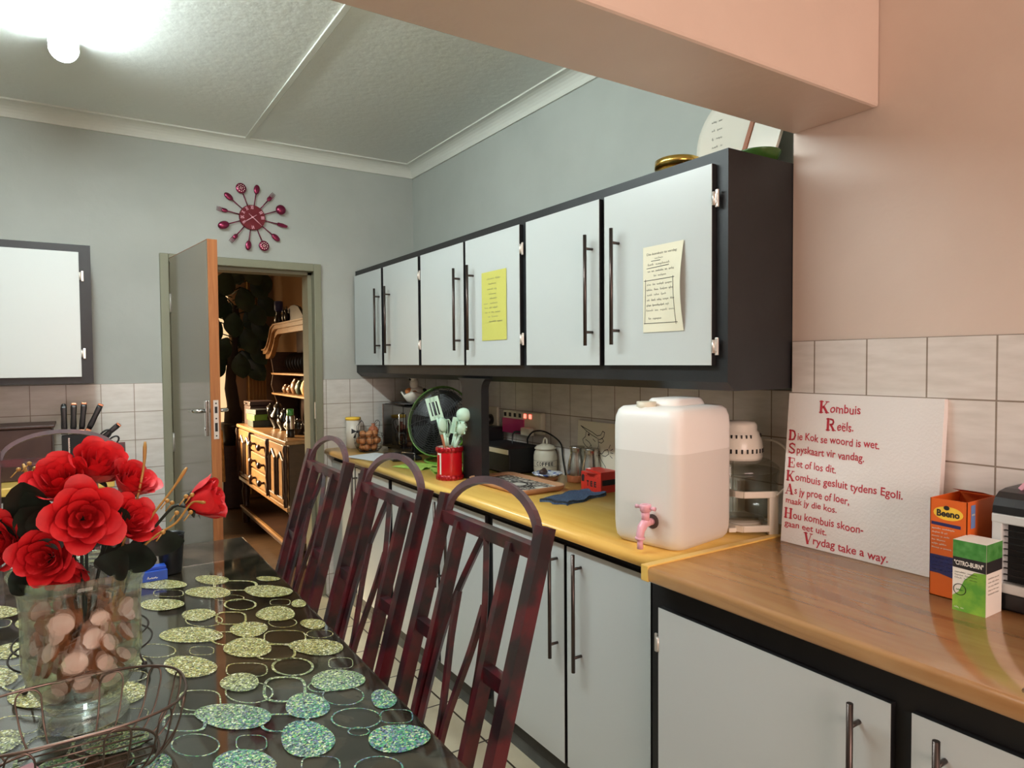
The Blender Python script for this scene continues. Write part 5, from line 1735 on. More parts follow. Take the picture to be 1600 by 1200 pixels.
b.build('border_print', M['ink_black'], ty)
b = MB()
vs = []
for k, z0 in ((0, 0.012), (1, 0.0005)):
    for i in range(12):
        for j in range(9):
            x, y = -0.125 + 0.25 * i / 11, -0.060 + 0.12 * j / 8
            vs.append((x + 0.012 * sin(j * 1.3) * (i in (0, 11)), y + 0.008 * sin(i * 1.1) * (j in (0, 8)), z0 + (0.0035 * sin(i * 1.3) * cos(j * 1.1) if k == 0 else 0)))
fs = [(i * 9 + j, (i + 1) * 9 + j, (i + 1) * 9 + j + 1, i * 9 + j + 1) for i in range(11) for j in range(8)]
fs += [tuple(q + 108 for q in f[::-1]) for f in fs]
edge = [i * 9 for i in range(12)] + [11 * 9 + j for j in range(1, 9)] + [i * 9 + 8 for i in range(10, -1, -1)] + [j for j in range(7, 0, -1)]
fs += [(edge[t], edge[(t + 1) % len(edge)], edge[(t + 1) % len(edge)] + 108, edge[t] + 108) for t in range(len(edge))]
b.add(vs, fs, True)
solid('blue_cloth', b, M['cloth_blue'], 'folded dark blue cloth lying on the yellow worktop by the tray', 'cloth', (1.583, 2.022, ZW), 0.28)

# power strip, socket and cables on the tiles
TW = 1.872
ps = thing('power_strip', 'cream and pink multi-plug unit with red lights, on the tiled wall', 'power strip', (TW, 2.775, 1.125))
MB().box(-0.028, -0.17, -0.052, 0, 0.17, 0.052, 0.006).build('housing', M['cream'], ps)
MB().box(-0.034, -0.03, -0.062, -0.0285, 0.168, 0.012, 0.002).build('pink_cover', M['pink_casing'], ps)
for k in range(6):
    MB().box(-0.031, 0.135 - k * 0.045, 0.020, -0.0285, 0.155 - k * 0.045, 0.040, 0.001).build('switch', M['neon'] if k > 3 else M['ink_black'], ps)
pgl = thing('plug', 'cream plug with black cord in the pink multi-plug unit', 'plug', (TW - 0.034, 2.70, 1.085))
MB().box(-0.030, -0.045, -0.020, -0.0005, 0.03, 0.018, 0.005).build('body', M['cream'], pgl)
MB().tube(smooth_path([(-0.026, 0.03, -0.005), (-0.04, 0.075, -0.012), (-0.05, 0.07, -0.06), (-0.07, 0.02, -0.055 - 0.045)], 5), [0.006] * 5 + [0.003] * 11, 8).build('cord', M['black_plastic'], pgl)
so = thing('wall_socket', 'cream wall socket with a round black plug behind the post', 'socket', (TW, 3.10, 1.12))
MB().box(-0.014, -0.075, -0.065, 0, 0.075, 0.065, 0.004).build('plate', M['cream'], so)
MB().cyl((-0.05, -0.012, -0.005), (-0.014, -0.012, -0.005), 0.026, 0.03, 16).tube(smooth_path([(-0.045, -0.02, -0.02), (-0.055, -0.025, -0.07), (-0.05, -0.03, -0.12)], 5), 0.004, 8).build('plug', M['black_plastic'], so)
solid('cable', MB().tube(smooth_path([(1.80, 2.655, 1.033), (1.795, 2.645, 1.06), (1.80, 2.60, 1.095), (1.82, 2.53, 1.095), (1.855, 2.47, 1.05), (1.862, 2.46, 0.98), (1.862, 2.44, 0.904)], 6), 0.004, 8), M['black_plastic'],
      'black cord arching behind the cream coffee jar', 'cord')

# board with a drawn cow
cw = thing('cow_board', 'cream board with an ink drawing of a prancing cow in a hat', 'picture', (1.852, 2.13, ZW), 0)
CL = Matrix.Rotation(0.045, 4, 'Y')
MB().box(-0.003, -0.215, 0, 0.002, 0.215, 0.262, 0, CL).build('board', M['cream'], cw)
CX = CL @ plane_xf((-0.003, 0.215, 0), (0, -1, 0), (0, 0, 1), 0.0006)
b = MB()
cow = [[(.30, .235), (.335, .215), (.37, .20), (.40, .19)], [(.30, .235), (.33, .225), (.37, .213), (.40, .20)], [(.40, .20), (.42, .205), (.43, .222), (.442, .218), (.438, .20), (.42, .188)],
       [(.335, .215), (.33, .19), (.315, .178), (.318, .165), (.335, .15), (.355, .145), (.365, .158), (.352, .17), (.332, .178)], [(.365, .158), (.375, .14), (.40, .14), (.41, .16), (.405, .19)],
       [(.375, .185), (.39, .175)], [(.41, .185), (.43, .192), (.438, .182), (.425, .172), (.41, .175)], [(.362, .128), (.415, .138), (.418, .122), (.365, .112), (.362, .128)],
       [(.418, .13), (.43, .128), (.445, .145), (.462, .15), (.468, .132), (.45, .12), (.432, .122)], [(.468, .155), (.475, .17)], [(.478, .148), (.49, .155)], [(.478, .138), (.492, .138)], [(.475, .126), (.488, .118)],
       [(.365, .112), (.37, .092), (.345, .08), (.325, .06), (.315, .03)], [(.415, .12), (.43, .10), (.45, .08), (.465, .05)], [(.345, .08), (.36, .088), (.385, .066), (.40, .06)], [(.36, .04), (.375, .06), (.40, .058)], [(.40, .062), (.43, .05), (.455, .045)]]
strokes(b, [[((x - 0.30) * 1.13 + 0.02, y * 1.02) for x, y in l] for l in cow], 0.0028, CX)
for px, py, r_ in ((.385, .095, .012), (.395, .085, .010), (.35, .20, .006), (.43, .05, .012), (.335, .05, .010)):
    b.add([((px - 0.30) * 1.13 + 0.02 + r_ * cos(t * pi / 5), py * 1.02 + r_ * 0.9 * sin(t * pi / 5), 0) for t in range(10)], [tuple(range(10))], False, CX)
b.build('drawing', M['ink_black'], cw)

# ------------------------------------------------------------------ notes on the doors
def note(name, label, m, y0, y1, z0, z1, bow, lines, boxed):
    r = thing(name, label, 'note', (1.4605, (y0 + y1) / 2, z0))
    w, h = y0 - y1, z1 - z0
    N = 12
    f = lambda x, y: (-0.0012 - bow * (x / w) ** 2 * sin(pi * min(1, max(0, y / h))) ** 1.0, w / 2 - x, y)
    b = MB()
    vs = [f(w * i / N, h * j / N) for i in range(N + 1) for j in range(N + 1)]
    b.add(vs, [(i * (N + 1) + j, (i + 1) * (N + 1) + j, (i + 1) * (N + 1) + j + 1, i * (N + 1) + j + 1) for i in range(N) for j in range(N)], True)
    b.build('sheet', m, r)
    b = MB()

    def onto(mb_src, lift):
        out = []
        for x, y, z in mb_src.v:
            p = f(x, y)
            out.append((p[0] - lift, p[1], p[2]))
        return out
    t = MB()
    I = Matrix.Identity(4)
    for txt, x, y, ww, hh in lines:
        (put_text if txt.startswith('Die kombuis') else put_scrawl)(t, txt, ww * w, hh * h, Matrix.Translation((x * w, y * h, 0)))
    b.add(onto(t, 0.0006), t.f)
    b.build('handwriting', M['ink_grey'], r)
    if boxed:
        t = MB()
        for l in boxed:
            pts = []
            for (ax, ay), (bx_, by) in zip(l, l[1:]):
                pts += [((ax + (bx_ - ax) * k / 8) * w, (ay + (by - ay) * k / 8) * h) for k in range(8)]
            pts.append((l[-1][0] * w, l[-1][1] * h))
            strokes(t, [pts], 0.0016, I)
        b = MB()
        b.add(onto(t, 0.0008), t.f)
        b.build('ruled_box', M['ink_black'], r)
    return r


note('paper_note', 'long yellow note with handwriting taped to a cupboard door', M['yellow_paper'], 2.493, 2.297, 1.512, 1.798, 0.0,
     [('Sondae maar', .22, .885, .55, .025), ('vroeg', .28, .81, .32, .025), ('gebly is', .24, .735, .38, .025), ('opdek', .30, .665, .30, .025), ('lekker', .34, .60, .30, .025), ('hou julle', .08, .53, .58, .025),
      ('dag so stil', .12, .465, .54, .025), ('en k is daar', .14, .40, .62, .025), ('by afwas', .26, .335, .40, .025), ('skottel hande', .30, .265, .54, .025)], None)
note('paper_note', 'cream handwritten sheet with a ruled box, curling off the end cupboard door', M['cream_paper'], 1.520, 1.356, 1.508, 1.765, 0.016,
     [('Die kombuis te verdag', .10, .895, .76, .028), ('Sonde', .30, .845, .22, .022), ('Nie SKINDER', .12, .775, .58, .026), ('my is vinger te lang', .12, .70, .70, .024), ('te vertel', .28, .645, .34, .022),
      ('kom is altyd skoon', .10, .545, .68, .024), ('Sout die yskas toe', .09, .485, .72, .024), ('sny dit reg', .10, .425, .52, .024), ('hy wil net koek eet', .10, .365, .74, .024), ('Skil aartappels vir', .09, .305, .60, .024),
      ('maak my plan reg', .08, .245, .74, .024), ('Ek Regeer', .14, .150, .34, .026)],
     [[(.03, .605), (.84, .605)], [(.07, .62), (.05, .10)], [(.80, .62), (.84, .08)], [(.03, .105), (.88, .10)], [(.22, .825), (.45, .825)], [(.10, .745), (.68, .755)]])

# ------------------------------------------------------------------ things on top of the wall units
ZT = 1.9905
tn = thing('round_tin', 'round gold tin on top of the wall units', 'tin', (1.685, 1.592, ZT))
MB().lathe([(0, 0), (0.072, 0), (0.072, 0.075), (0, 0.075)], 32).build('body', M['gold'], tn)
MB().lathe([(0, 0.092), (0.066, 0.092), (0.074, 0.088), (0.076, 0.064), (0.073, 0.064), (0.073, 0.07)], 32).build('lid', M['gold'], tn)
rt = thing('round_tray', 'large round white tray with writing leaning on the wall above the units', 'tray', (1.806, 1.47, ZT), 0)
RX = Matrix.Translation((0.005, 0, 0.001)) @ Matrix.Rotation(0.15, 4, 'Y') @ Matrix.Translation((0, 0, 0.165)) @ Matrix.Rotation(-pi / 2, 4, 'Y')
MB().lathe([(0, 0.0), (0.150, 0.0), (0.165, 0.006), (0.165, 0.012), (0.150, 0.006), (0, 0.006)], 48, (0, 0, 0), RX).build('disc', M['ceramic'], rt)
b = MB()
QX = RX @ Matrix.Translation((0, 0, 0.0068)) @ Matrix(((0, 1, 0, 0), (-1, 0, 0, 0), (0, 0, 1, 0), (0, 0, 0, 1)))
for k in range(5):
    put_scrawl(b, ('abc de', 'fg hij', 'k lmn', 'opq r', 'st uvw')[k], 0.045, 0.008, QX @ Matrix.Translation((-0.115 + 0.004 * k, 0.07 - 0.03 * k, 0)))
b.build('handwriting', M['ink_grey'], rt)
dm = thing('tray_board', 'tilted white board with a brown edge leaning behind the green dish', 'board', (1.768, 1.405, ZT), 0)
DXX = Matrix.Rotation(0.05, 4, 'Y') @ Matrix.Translation((0, 0, 0.036)) @ Matrix.Rotation(0.33, 4, 'X')
MB().box(0, -0.105, 0, 0.012, 0.0, 0.19, 0.001, DXX).build('board', M['ceramic'], dm)
MB().box(-0.004, 0.0003, 0, 0.016, 0.016, 0.19, 0.001, DXX).build('edge', M['utensil_wood'], dm)
solid('green_dish', MB().lathe([(0, 0), (0.05, 0), (0.064, 0.030), (0.066, 0.034), (0.062, 0.034), (0.05, 0.006), (0, 0.005)], 32), mat('green_glaze', (60, 96, 40), 0.25), 'shallow green dish on the end of the wall units', 'dish', (1.688, 1.284, ZT))

# ------------------------------------------------------------------ wall clock of cutlery
cl = thing('wall_clock', 'plum red wall clock ringed with spoons and forks', 'clock', (0.872, 4.0895, 2.257))
WX = plane_xf((0, 0, 0), (1, 0, 0), (0, 0, 1), 0.0)         # local x right, y up, z out of the wall
MB().cyl((0, 0, 0.006), (0, 0, 0.020), 0.072, 0.070, 40, WX).build('face', M['clock_red'], cl)
b = MB()
for k in range(12):
    if k in (1, 4, 5, 7):
        continue
    a = pi / 2 - k * pi / 6 + 0.06
    xf = WX @ Matrix.Translation((0, 0, 0.0206)) @ Matrix.Rotation(a - pi / 2, 4, 'Z')
    put_text(b, ('XII', 'I', 'II', 'III', 'IIII', 'V', 'VI', 'VII', 'VIII', 'IX', 'X', 'XI')[k], 0.013 if k % 3 else 0.016, 0.018, xf @ Matrix.Translation((-0.007, 0.047, 0)), 0.03)
b.build('numeral', M['pale_pink'], cl)
b = MB()
for ang, ln in ((-0.72, 0.066), (-2.55 + pi * 2, 0.058)):
    d_ = Vector((cos(ang), sin(ang), 0))
    b.tube([-d_ * 0.028 + Vector((0, 0, 0.0235)), d_ * ln * 0.5 + Vector((0, 0, 0.0235)), d_ * ln + Vector((0, 0, 0.0235))], [0.0014, 0.0028, 0.0010], 6, False, None, WX)
b.cyl((0, 0, 0.02), (0, 0, 0.026), 0.005, None, 12, WX)
b.build('hand', M['pale_pink'], cl)
KIN = ['spoon', 'fork', 'ladle', 'knife', 'spoon', 'skimmer', 'spoon', 'fork', 'ladle2', 'fork', 'spoon', 'skimmer']
for k, kind in enumerate(KIN):
    a = pi / 2 - 0.16 - k * pi / 6
    X = WX @ Matrix.Rotation(a - pi / 2, 4, 'Z') @ Matrix.Translation((0, 0, 0.012))
    b = MB()
    hb_ = {'spoon': .140, 'fork': .138, 'ladle': .140, 'knife': .142, 'skimmer': .138, 'ladle2': .140}[kind]
    b.tube([(0, 0.066, 0), (0, 0.10, 0.002), (0, hb_, 0.004)], [0.0032, 0.0030, 0.0038], 7, False, None, X)
    if kind == 'spoon':
        b.ball((0, 0.163, 0.006), (0.0165, 0.028, 0.006), 16, X)
    elif kind in ('ladle', 'ladle2'):
        b.ball((0, 0.168, 0.012), (0.029, 0.029, 0.014) if kind == 'ladle' else (0.022, 0.032, 0.012), 18, X)
    elif kind == 'skimmer':
        b.ball((0, 0.168, 0.008), (0.029, 0.030, 0.006), 18, X)
        b.use(M['clock_metal'])
        b.use(M['ceramic'])
        for q in range(14):
            rr_ = 0.006 if q < 4 else 0.018
            aa = 2 * pi * q / (4 if q < 4 else 10)
            b.cyl((rr_ * cos(aa), 0.168 + rr_ * sin(aa), 0.0115), (rr_ * cos(aa), 0.168 + rr_ * sin(aa), 0.0146 if q < 4 else 0.0132), 0.0026, None, 8, X)
    elif kind == 'fork':
        b.ball((0, 0.150, 0.005), (0.012, 0.017, 0.004), 14, X)
        for q in range(4):
            x = -0.0098 + q * 0.0065
            b.tube([(x * 0.9, 0.155, 0.005), (x, 0.172, 0.007), (x, 0.194, 0.005)], [0.0020, 0.0019, 0.0012], 6, False, None, X)
    else:
        b.add([(-0.009, 0.14, 0.003), (0.009, 0.14, 0.003), (0.0125, 0.17, 0.003), (0.009, 0.196, 0.003), (-0.004, 0.199, 0.003), (-0.010, 0.17, 0.003),
               (-0.009, 0.14, 0.0055), (0.009, 0.14, 0.0055), (0.0125, 0.17, 0.0055), (0.009, 0.196, 0.0055), (-0.004, 0.199, 0.0055), (-0.010, 0.17, 0.0055)],
              [(5, 4, 3, 2, 1, 0), (6, 7, 8, 9, 10, 11)] + [(i, (i + 1) % 6, 6 + (i + 1) % 6, 6 + i) for i in range(6)], False, X)
    if b.mats:
        b.mats = [M['clock_metal'], M['ceramic']]
        first = len(b.f) - 14 * 10
        b.mi = [0] * first + [1] * (len(b.f) - first)
    b.build({'ladle2': 'ladle'}.get(kind, kind), M['clock_metal'], cl)

# ------------------------------------------------------------------ back counter with bread box and knives
bk = cabinet('base_cabinet', 'low cabinet below the knife block at the back wall', 'cabinet', None, 0, 0.5, 0, 0.01, 0.05, 0.06, [], 0, 0, (0, 0), (), False)
for c in kids(bk):
    bpy.data.objects.remove(c)
MB().box(-1.3, 3.62, 0.05, 0.12, 4.075, 0.862).build('carcass', M['black'], bk)
for k in range(3):
    d = MB().box(-1.26 + k * 0.46, 3.602, 0.11, -0.83 + k * 0.46, 3.62, 0.83, 0.0012).build('door', M['white'], bk)
    b = MB().cyl((-0.87 + k * 0.46, 3.57, 0.45), (-0.87 + k * 0.46, 3.57, 0.80), 0.006, None, 10)
    for z in (0.5, 0.75):
        b.cyl((-0.87 + k * 0.46, 3.57, z), (-0.87 + k * 0.46, 3.604, z), 0.0048, None, 8)
    b.build('handle', M['handle'], d)
tag(MB().box(-1.3, 3.57, 0.862, 0.14, 4.08, 0.90, 0.006).build('worktop', M['far_wood']), 'yellow wood-look worktop at the back wall, under the knife block', 'worktop')
bd = thing('bread_box', 'dark brown wooden bread box on the back worktop', 'bread box', (-0.36, 3.86, ZW))
MB().box(-0.26, -0.12, 0, 0.265, 0.12, 0.235, 0.006).build('box', M['brown_box'], bd)
MB().box(-0.27, -0.13, 0.236, 0.275, 0.13, 0.248, 0.003).build('lid', M['brown_box'], bd)
MB().cyl((0.0, -0.135, 0.12), (0.0, -0.12, 0.12), 0.012, None, 12).build('knob', M['brown_box'], bd)
kb = thing('knife_block', 'black knife block beside the bread box', 'knife block', (0.015, 3.72, ZW))
MB().prism([(-0.075, 0.0), (0.070, 0.0), (0.070, 0.105), (0.03, 0.205), (-0.075, 0.195)], -0.045, 0.045, XZY).build('block', M['matte_black'], kb)
MB().box(-0.050, -0.0465, 0.02, -0.044, -0.0452, 0.19).build('silver_line', M['steel'], kb)
KB = Vector((0.015, 3.72, ZW))


def knife(label, x, z, ang, ln, tipped, thin=1.0):
    r = thing('knife', label, 'knife', KB + Vector((x, 0.0, z)), 0, 'knives in the black block')
    X = Matrix.Rotation(ang, 4, 'Y')
    b = MB()
    loft(b, [[(px * f * thin, py * f, zz) for px, py in rrect(0.0125, 0.010, 0.006, 3)] for f, zz in ((0.8, 0.012), (1.0, 0.03), (0.88, ln * 0.55), (1.0, ln * 0.85), (0.92, ln * 0.93))], X)
    b.build('handle', M['black_plastic'], r)
    if tipped:
        MB().box(-0.0115, -0.0095, ln * 0.925, 0.0115, 0.0095, ln, 0.003, X).build('end_cap', M['copper'], r)
        MB().box(-0.012, -0.010, 0.0, 0.012, 0.010, 0.014, 0.003, X).build('bolster', M['copper'], r)
    else:
        MB().box(-0.014, -0.010, 0.0, 0.014, 0.010, 0.014, 0.003, X).ball((0, 0, ln * 0.93), (0.0115, 0.009, 0.012), 12, X).build('bolster', M['black_plastic'], r)


knife('plain black knife handle without copper, standing straight beside the block', -0.064, 0.203, 0.0, 0.140, False)
knife('upright copper-capped knife next to the plain black one', -0.030, 0.206, 0.04, 0.140, True)
knife('upright copper-capped knife second from the plain black one', 0.002, 0.208, 0.10, 0.140, True)
knife('tilted copper-capped knife third from the plain black one', 0.026, 0.210, 0.42, 0.140, True)
knife('most slanted copper-capped knife above the scissors', 0.055, 0.150, 0.85, 0.135, True)
sc = thing('scissors', 'black handled scissors stuck slanting in the knife block', 'scissors', KB + Vector((0.060, -0.004, 0.128)))
b = MB()
for cx, cz in ((0.035, 0.062), (0.066, 0.030)):
    b.tube([(cx + 0.030 * cos(t) * 0.72 + 0.012 * sin(t), -0.012, cz + 0.030 * cos(t) * 0.72 - 0.012 * sin(t)) for t in [2 * pi * k / 20 for k in range(20)]], 0.0042, 7, True)
    b.tube([(0.004, -0.012, 0.004), (cx * 0.45, -0.012, cz * 0.5)], 0.005, 7)
b.build('handle', M['black_plastic'], sc)
MB().box(-0.012, -0.014, -0.010, 0.010, -0.010, 0.008).build('blade', M['steel'], sc)

# ------------------------------------------------------------------ dining room seen through the door
sb = thing('sideboard', 'carved oak sideboard with turned knobs, seen through the doorway', 'sideboard', (1.21, 5.58, 0))
SY0, SY1 = -0.82, 0.82
b = MB()
b.box(0.02, SY0, 0.40, 0.52, SY1, 0.855).box(0.02, SY0, 0.10, 0.52, SY1, 0.15)
b.build('carcass', M['oak_dark'], sb)
MB().box(-0.01, SY0 - 0.02, 0.855, 0.54, SY1 + 0.02, 0.885, 0.008).build('top', M['oak'], sb)
MB().box(0.0, SY0, 0.385, 0.03, SY1, 0.42, 0.006).build('lower_moulding', M['oak'], sb)
MB().box(0.005, SY0, 0.135, 0.03, SY1, 0.155, 0.004).build('shelf_edge', M['oak'], sb)
for sy in (SY0 + 0.035, SY1 - 0.035):
    for sx in (0.05, 0.48):
        MB().lathe([(0.03, 0), (0.034, 0.05), (0.034, 0.14), (0.022, 0.16), (0.030, 0.22), (0.036, 0.28), (0.024, 0.34), (0.033, 0.37), (0.033, 0.40)], 14, (sx, sy, 0)).build('leg', M['oak_dark'], sb)
for ya, yb in ((-0.80, -0.30), (0.31, 0.80)):
    d = MB().box(0.0, ya, 0.43, 0.022, yb, 0.845, 0.004).build('door', M['oak'], sb)
    b = MB()
    wy = (yb - ya)
    for k in range(2):
        y0 = ya + 0.05 + k * (wy / 2 - 0.02)
        y1 = y0 + wy / 2 - 0.09
        pts = [(y0, 0.47), (y1, 0.47), (y1, 0.74), ((y0 + y1) / 2, 0.79), (y0, 0.74)]
        b.tube([(-0.003, y, z) for y, z in pts], 0.011, 6, True, None, None, False)
    b.build('panel_moulding', M['oak_dark'], d)
for k in range(3):
    z0 = 0.435 + k * 0.138
    d = MB().box(-0.004, -0.285, z0, 0.022, 0.295, z0 + 0.126, 0.006).build('drawer', M['oak'], sb)
    for y in (-0.17, 0.13):
        MB().cyl((-0.004, y, z0 + 0.063), (-0.03, y, z0 + 0.063), 0.010, None, 10).ball((-0.042, y, z0 + 0.063), (0.018, 0.027, 0.027), 12).build('knob', M['oak_dark'], d)
for y in (-0.296, 0.303, -0.812, 0.812):
    MB().lathe([(0.013, 0.42), (0.018, 0.46), (0.011, 0.50), (0.019, 0.56), (0.013, 0.64), (0.019, 0.72), (0.011, 0.78), (0.018, 0.82), (0.013, 0.85)], 12, (-0.006, y, 0)).build('turned_column', M['oak_dark'], sb)

ht = thing('plate_rack', 'oak plate rack with scrolled cornice standing on the sideboard', 'plate rack', (1.50, 5.58, 0.8855))
MB().box(0.235, -0.80, 0.0, 0.255, 0.80, 0.82).build('back_panel', M['oak_dark'], ht)
for s in (-1, 1):
    prof = [(0.0, 0.0), (0.02, 0.06), (0.06, 0.14), (0.03, 0.24), (0.0, 0.34), (0.02, 0.46), (0.0, 0.60), (0.0, 0.64), (0.235, 0.64), (0.235, 0.0)]
    MB().prism(prof, -s * 0.80 - 0.011, -s * 0.80 + 0.011, XZY).build('side_panel', M['oak_dark'], ht)
for z in (0.255, 0.435):
    MB().box(0.0, -0.79, z, 0.235, 0.79, z + 0.016, 0.003).build('shelf', M['oak'], ht)


def cornice_path(off):
    p = []
    for y, z in ((0.90, 0.635), (0.80, 0.635), (0.72, 0.66), (0.62, 0.74), (0.56, 0.815), (0.46, 0.845), (-0.46, 0.845), (-0.56, 0.815), (-0.62, 0.74), (-0.72, 0.66), (-0.80, 0.635), (-0.90, 0.635)):
        p.append((y, z + off))
    return p


for k, (x0, x1, o0, o1) in enumerate(((-0.02, 0.02, -0.055, -0.012), (-0.045, 0.02, -0.012, 0.02), (-0.06, 0.02, 0.02, 0.032))):
    lo = cornice_path(o0)
    hi = cornice_path(o1)
    vs = [(x, y, z) for x in (x0, x1) for y, z in lo + hi]
    n = len(lo)
    fs = []
    for i in range(n - 1):
        for o in (0, 2 * n):
            q = (o + i, o + i + 1, o + n + i + 1, o + n + i)
            fs.append(q if o else q[::-1])
        fs.append((n + i, n + i + 1, 3 * n + i + 1, 3 * n + i))
        fs.append((i + 1, i, 2 * n + i, 2 * n + i + 1))
    fs += [(0, n, 3 * n, 2 * n), (n - 1, 3 * n - 1, 4 * n - 1, 2 * n - 1)]
    MB().add(vs, fs).build('cornice_moulding', M['oak'], ht)
vs = [(-0.01, y, z) for y, z in ((0.5, 0.87), (0.30, 0.90), (0.16, 0.985), (0.05, 1.005), (-0.05, 1.005), (-0.16, 0.985), (-0.30, 0.90), (-0.5, 0.87))]
MB().prism([(y, z) for x, y, z in vs], -0.01, 0.012, YZX).build('crest', M['oak_dark'], ht)
for k in range(8):
    o = MB().lathe([(0, 0), (0.05, 0.003), (0.085, 0.014), (0.087, 0.017), (0.05, 0.008), (0, 0.006)], 24).build('display_plate', M['pewter'])
    o.location = (1.60, 5.98 - k * 0.085, 0.8855 + 0.4525 + 0.086)
    o.rotation_euler = (pi / 2 - 0.06, 0, 0.10)
    tag(o, 'dark plate standing on edge on the upper shelf of the plate rack', 'plate', 'plates on the upper rack shelf')
MUGS = [('cup', 'pale round cup at the wall end of the lower rack shelf', 0.045, 0.075, 6.22, 'pewter_tan'), ('cup', 'tan cup second from the wall end of the lower rack shelf', 0.045, 0.07, 6.08, 'pewter_tan'),
        ('jug', 'pointed ochre jug on the lower rack shelf', 0.055, 0.13, 5.90, 'pewter_tan'), ('jug', 'dark green jug on the lower rack shelf', 0.055, 0.12, 5.76, 'palm_leaf'),
        ('jar', 'tall olive jar on the lower rack shelf', 0.052, 0.13, 5.60, 'brocade'), ('jar', 'twin olive jar at the jamb side of the lower rack shelf', 0.052, 0.13, 5.47, 'brocade')]
for nm, lab, r_, h_, y, m_ in MUGS:
    b = MB().lathe([(0, 0), (r_ * 0.6, 0), (r_ * 0.75, h_ * 0.08), (r_, h_ * 0.42), (r_ * 0.8, h_ * 0.75), (r_ * 0.45, h_ * 0.95), (r_ * 0.5, h_), (0, h_ * 0.97)], 18)
    if nm != 'jar':
        b.tube(smooth_path([(0, -r_ * 0.9, h_ * 0.65), (0, -r_ * 1.5, h_ * 0.6), (0, -r_ * 1.4, h_ * 0.3), (0, -r_ * 0.9, h_ * 0.25)], 4), 0.005, 6)
    solid(nm, b, M[m_], lab, nm, (1.60, y, 0.8855 + 0.272))
for k, (y, h_, lab) in enumerate(((5.98, 0.20, 'dark lidded pewter pot on the sideboard, next to the wooden chest'), (5.74, 0.22, 'dark pewter pitcher in the middle of the sideboard pots'), (5.52, 0.18, 'dark pewter pot on the sideboard before the rack centre'),
                                  (5.32, 0.14, 'small dark pewter pot third from the chest on the sideboard'), (5.14, 0.12, 'small squat pewter pot beside the spray can'))):
    p = thing('pewter_pot', lab, 'pot', (1.40, y, 0.8855), 0.4 * k, 'pewter pots on the sideboard')
    MB().lathe([(0, 0), (0.045, 0), (0.038, 0.012), (0.065, h_ * 0.35), (0.06, h_ * 0.5), (0.03, h_ * 0.72), (0.036, h_ * 0.82), (0, h_ * 0.82)], 20).build('body', M['pewter'], p)
    MB().lathe([(0.037, h_ * 0.82), (0.02, h_ * 0.92), (0.008, h_ * 0.95), (0.011, h_ * 0.98), (0, h_)], 16).build('lid', M['pewter'], p)
    MB().tube(smooth_path([(0.03, 0, h_ * 0.75), (0.085, 0, h_ * 0.7), (0.09, 0, h_ * 0.4), (0.062, 0, h_ * 0.3)], 4), 0.006, 8).build('handle', M['pewter'], p)
    MB().tube(smooth_path([(-0.055, 0, h_ * 0.35), (-0.085, 0, h_ * 0.5), (-0.095, 0, h_ * 0.72)], 4), 0.008, 8).build('spout', M['pewter'], p)
ct = thing('wooden_chest', 'dark wooden chest at the window end of the sideboard', 'chest', (1.365, 6.27, 0.8855))
MB().box(-0.10, -0.12, 0, 0.10, 0.12, 0.165, 0.004).build('box', M['brown_box'], ct)
MB().box(-0.104, -0.124, 0.168, 0.104, 0.124, 0.205, 0.006).build('lid', M['brown_box'], ct)
MB().tube([(-0.105, -0.03, 0.19), (-0.118, -0.02, 0.185), (-0.118, 0.02, 0.185), (-0.105, 0.03, 0.19)], 0.004, 6).build('handle', M['pewter'], ct)
for k, (h_, m_, lab) in enumerate(((0.055, 'palm_leaf', 'dark green box lowest of the stack on the sideboard'), (0.05, 'fan_green', 'mid green box in the middle of the sideboard stack'), (0.04, 'matte_black', 'black box topmost of the stack on the sideboard'))):
    solid('gift_box', MB().box(-0.07, -0.10, 0, 0.07, 0.10, h_, 0.003).use(M[m_]), None, lab, 'box', (1.31, 6.03, 0.886 + (0, 0.0555, 0.106)[k]), 0.1 * k, 'boxes stacked on the sideboard')
sp = thing('spray_can', 'grey and blue spray can with green cap at the front of the sideboard', 'spray can', (1.30, 4.98, 0.8855))
MB().use(M['pewter']).lathe([(0, 0), (0.028, 0), (0.029, 0.004), (0.029, 0.06), (0.0, 0.0605)], 18).use(M['steel']).lathe([(0.029, 0.06), (0.029, 0.150), (0.022, 0.162), (0, 0.163)], 18).build('body', None, sp)
MB().lathe([(0.023, 0.160), (0.025, 0.165), (0.024, 0.205), (0, 0.208)], 18).build('cap', M['green_dark'], sp)
b = MB()
b.lathe([(0.0, 0.0), (0.014, 0.0), (0.014, 0.0006), (0, 0.0006)], 16, (0, 0, 0), Matrix.Translation((-0.020, -0.0225, 0.115)) @ Matrix.Rotation(math.atan2(0.0225, 0.020) + pi / 2, 4, 'Z') @ Matrix.Rotation(pi / 2, 4, 'X'))
b.build('emblem', M['ink_black'], sp)
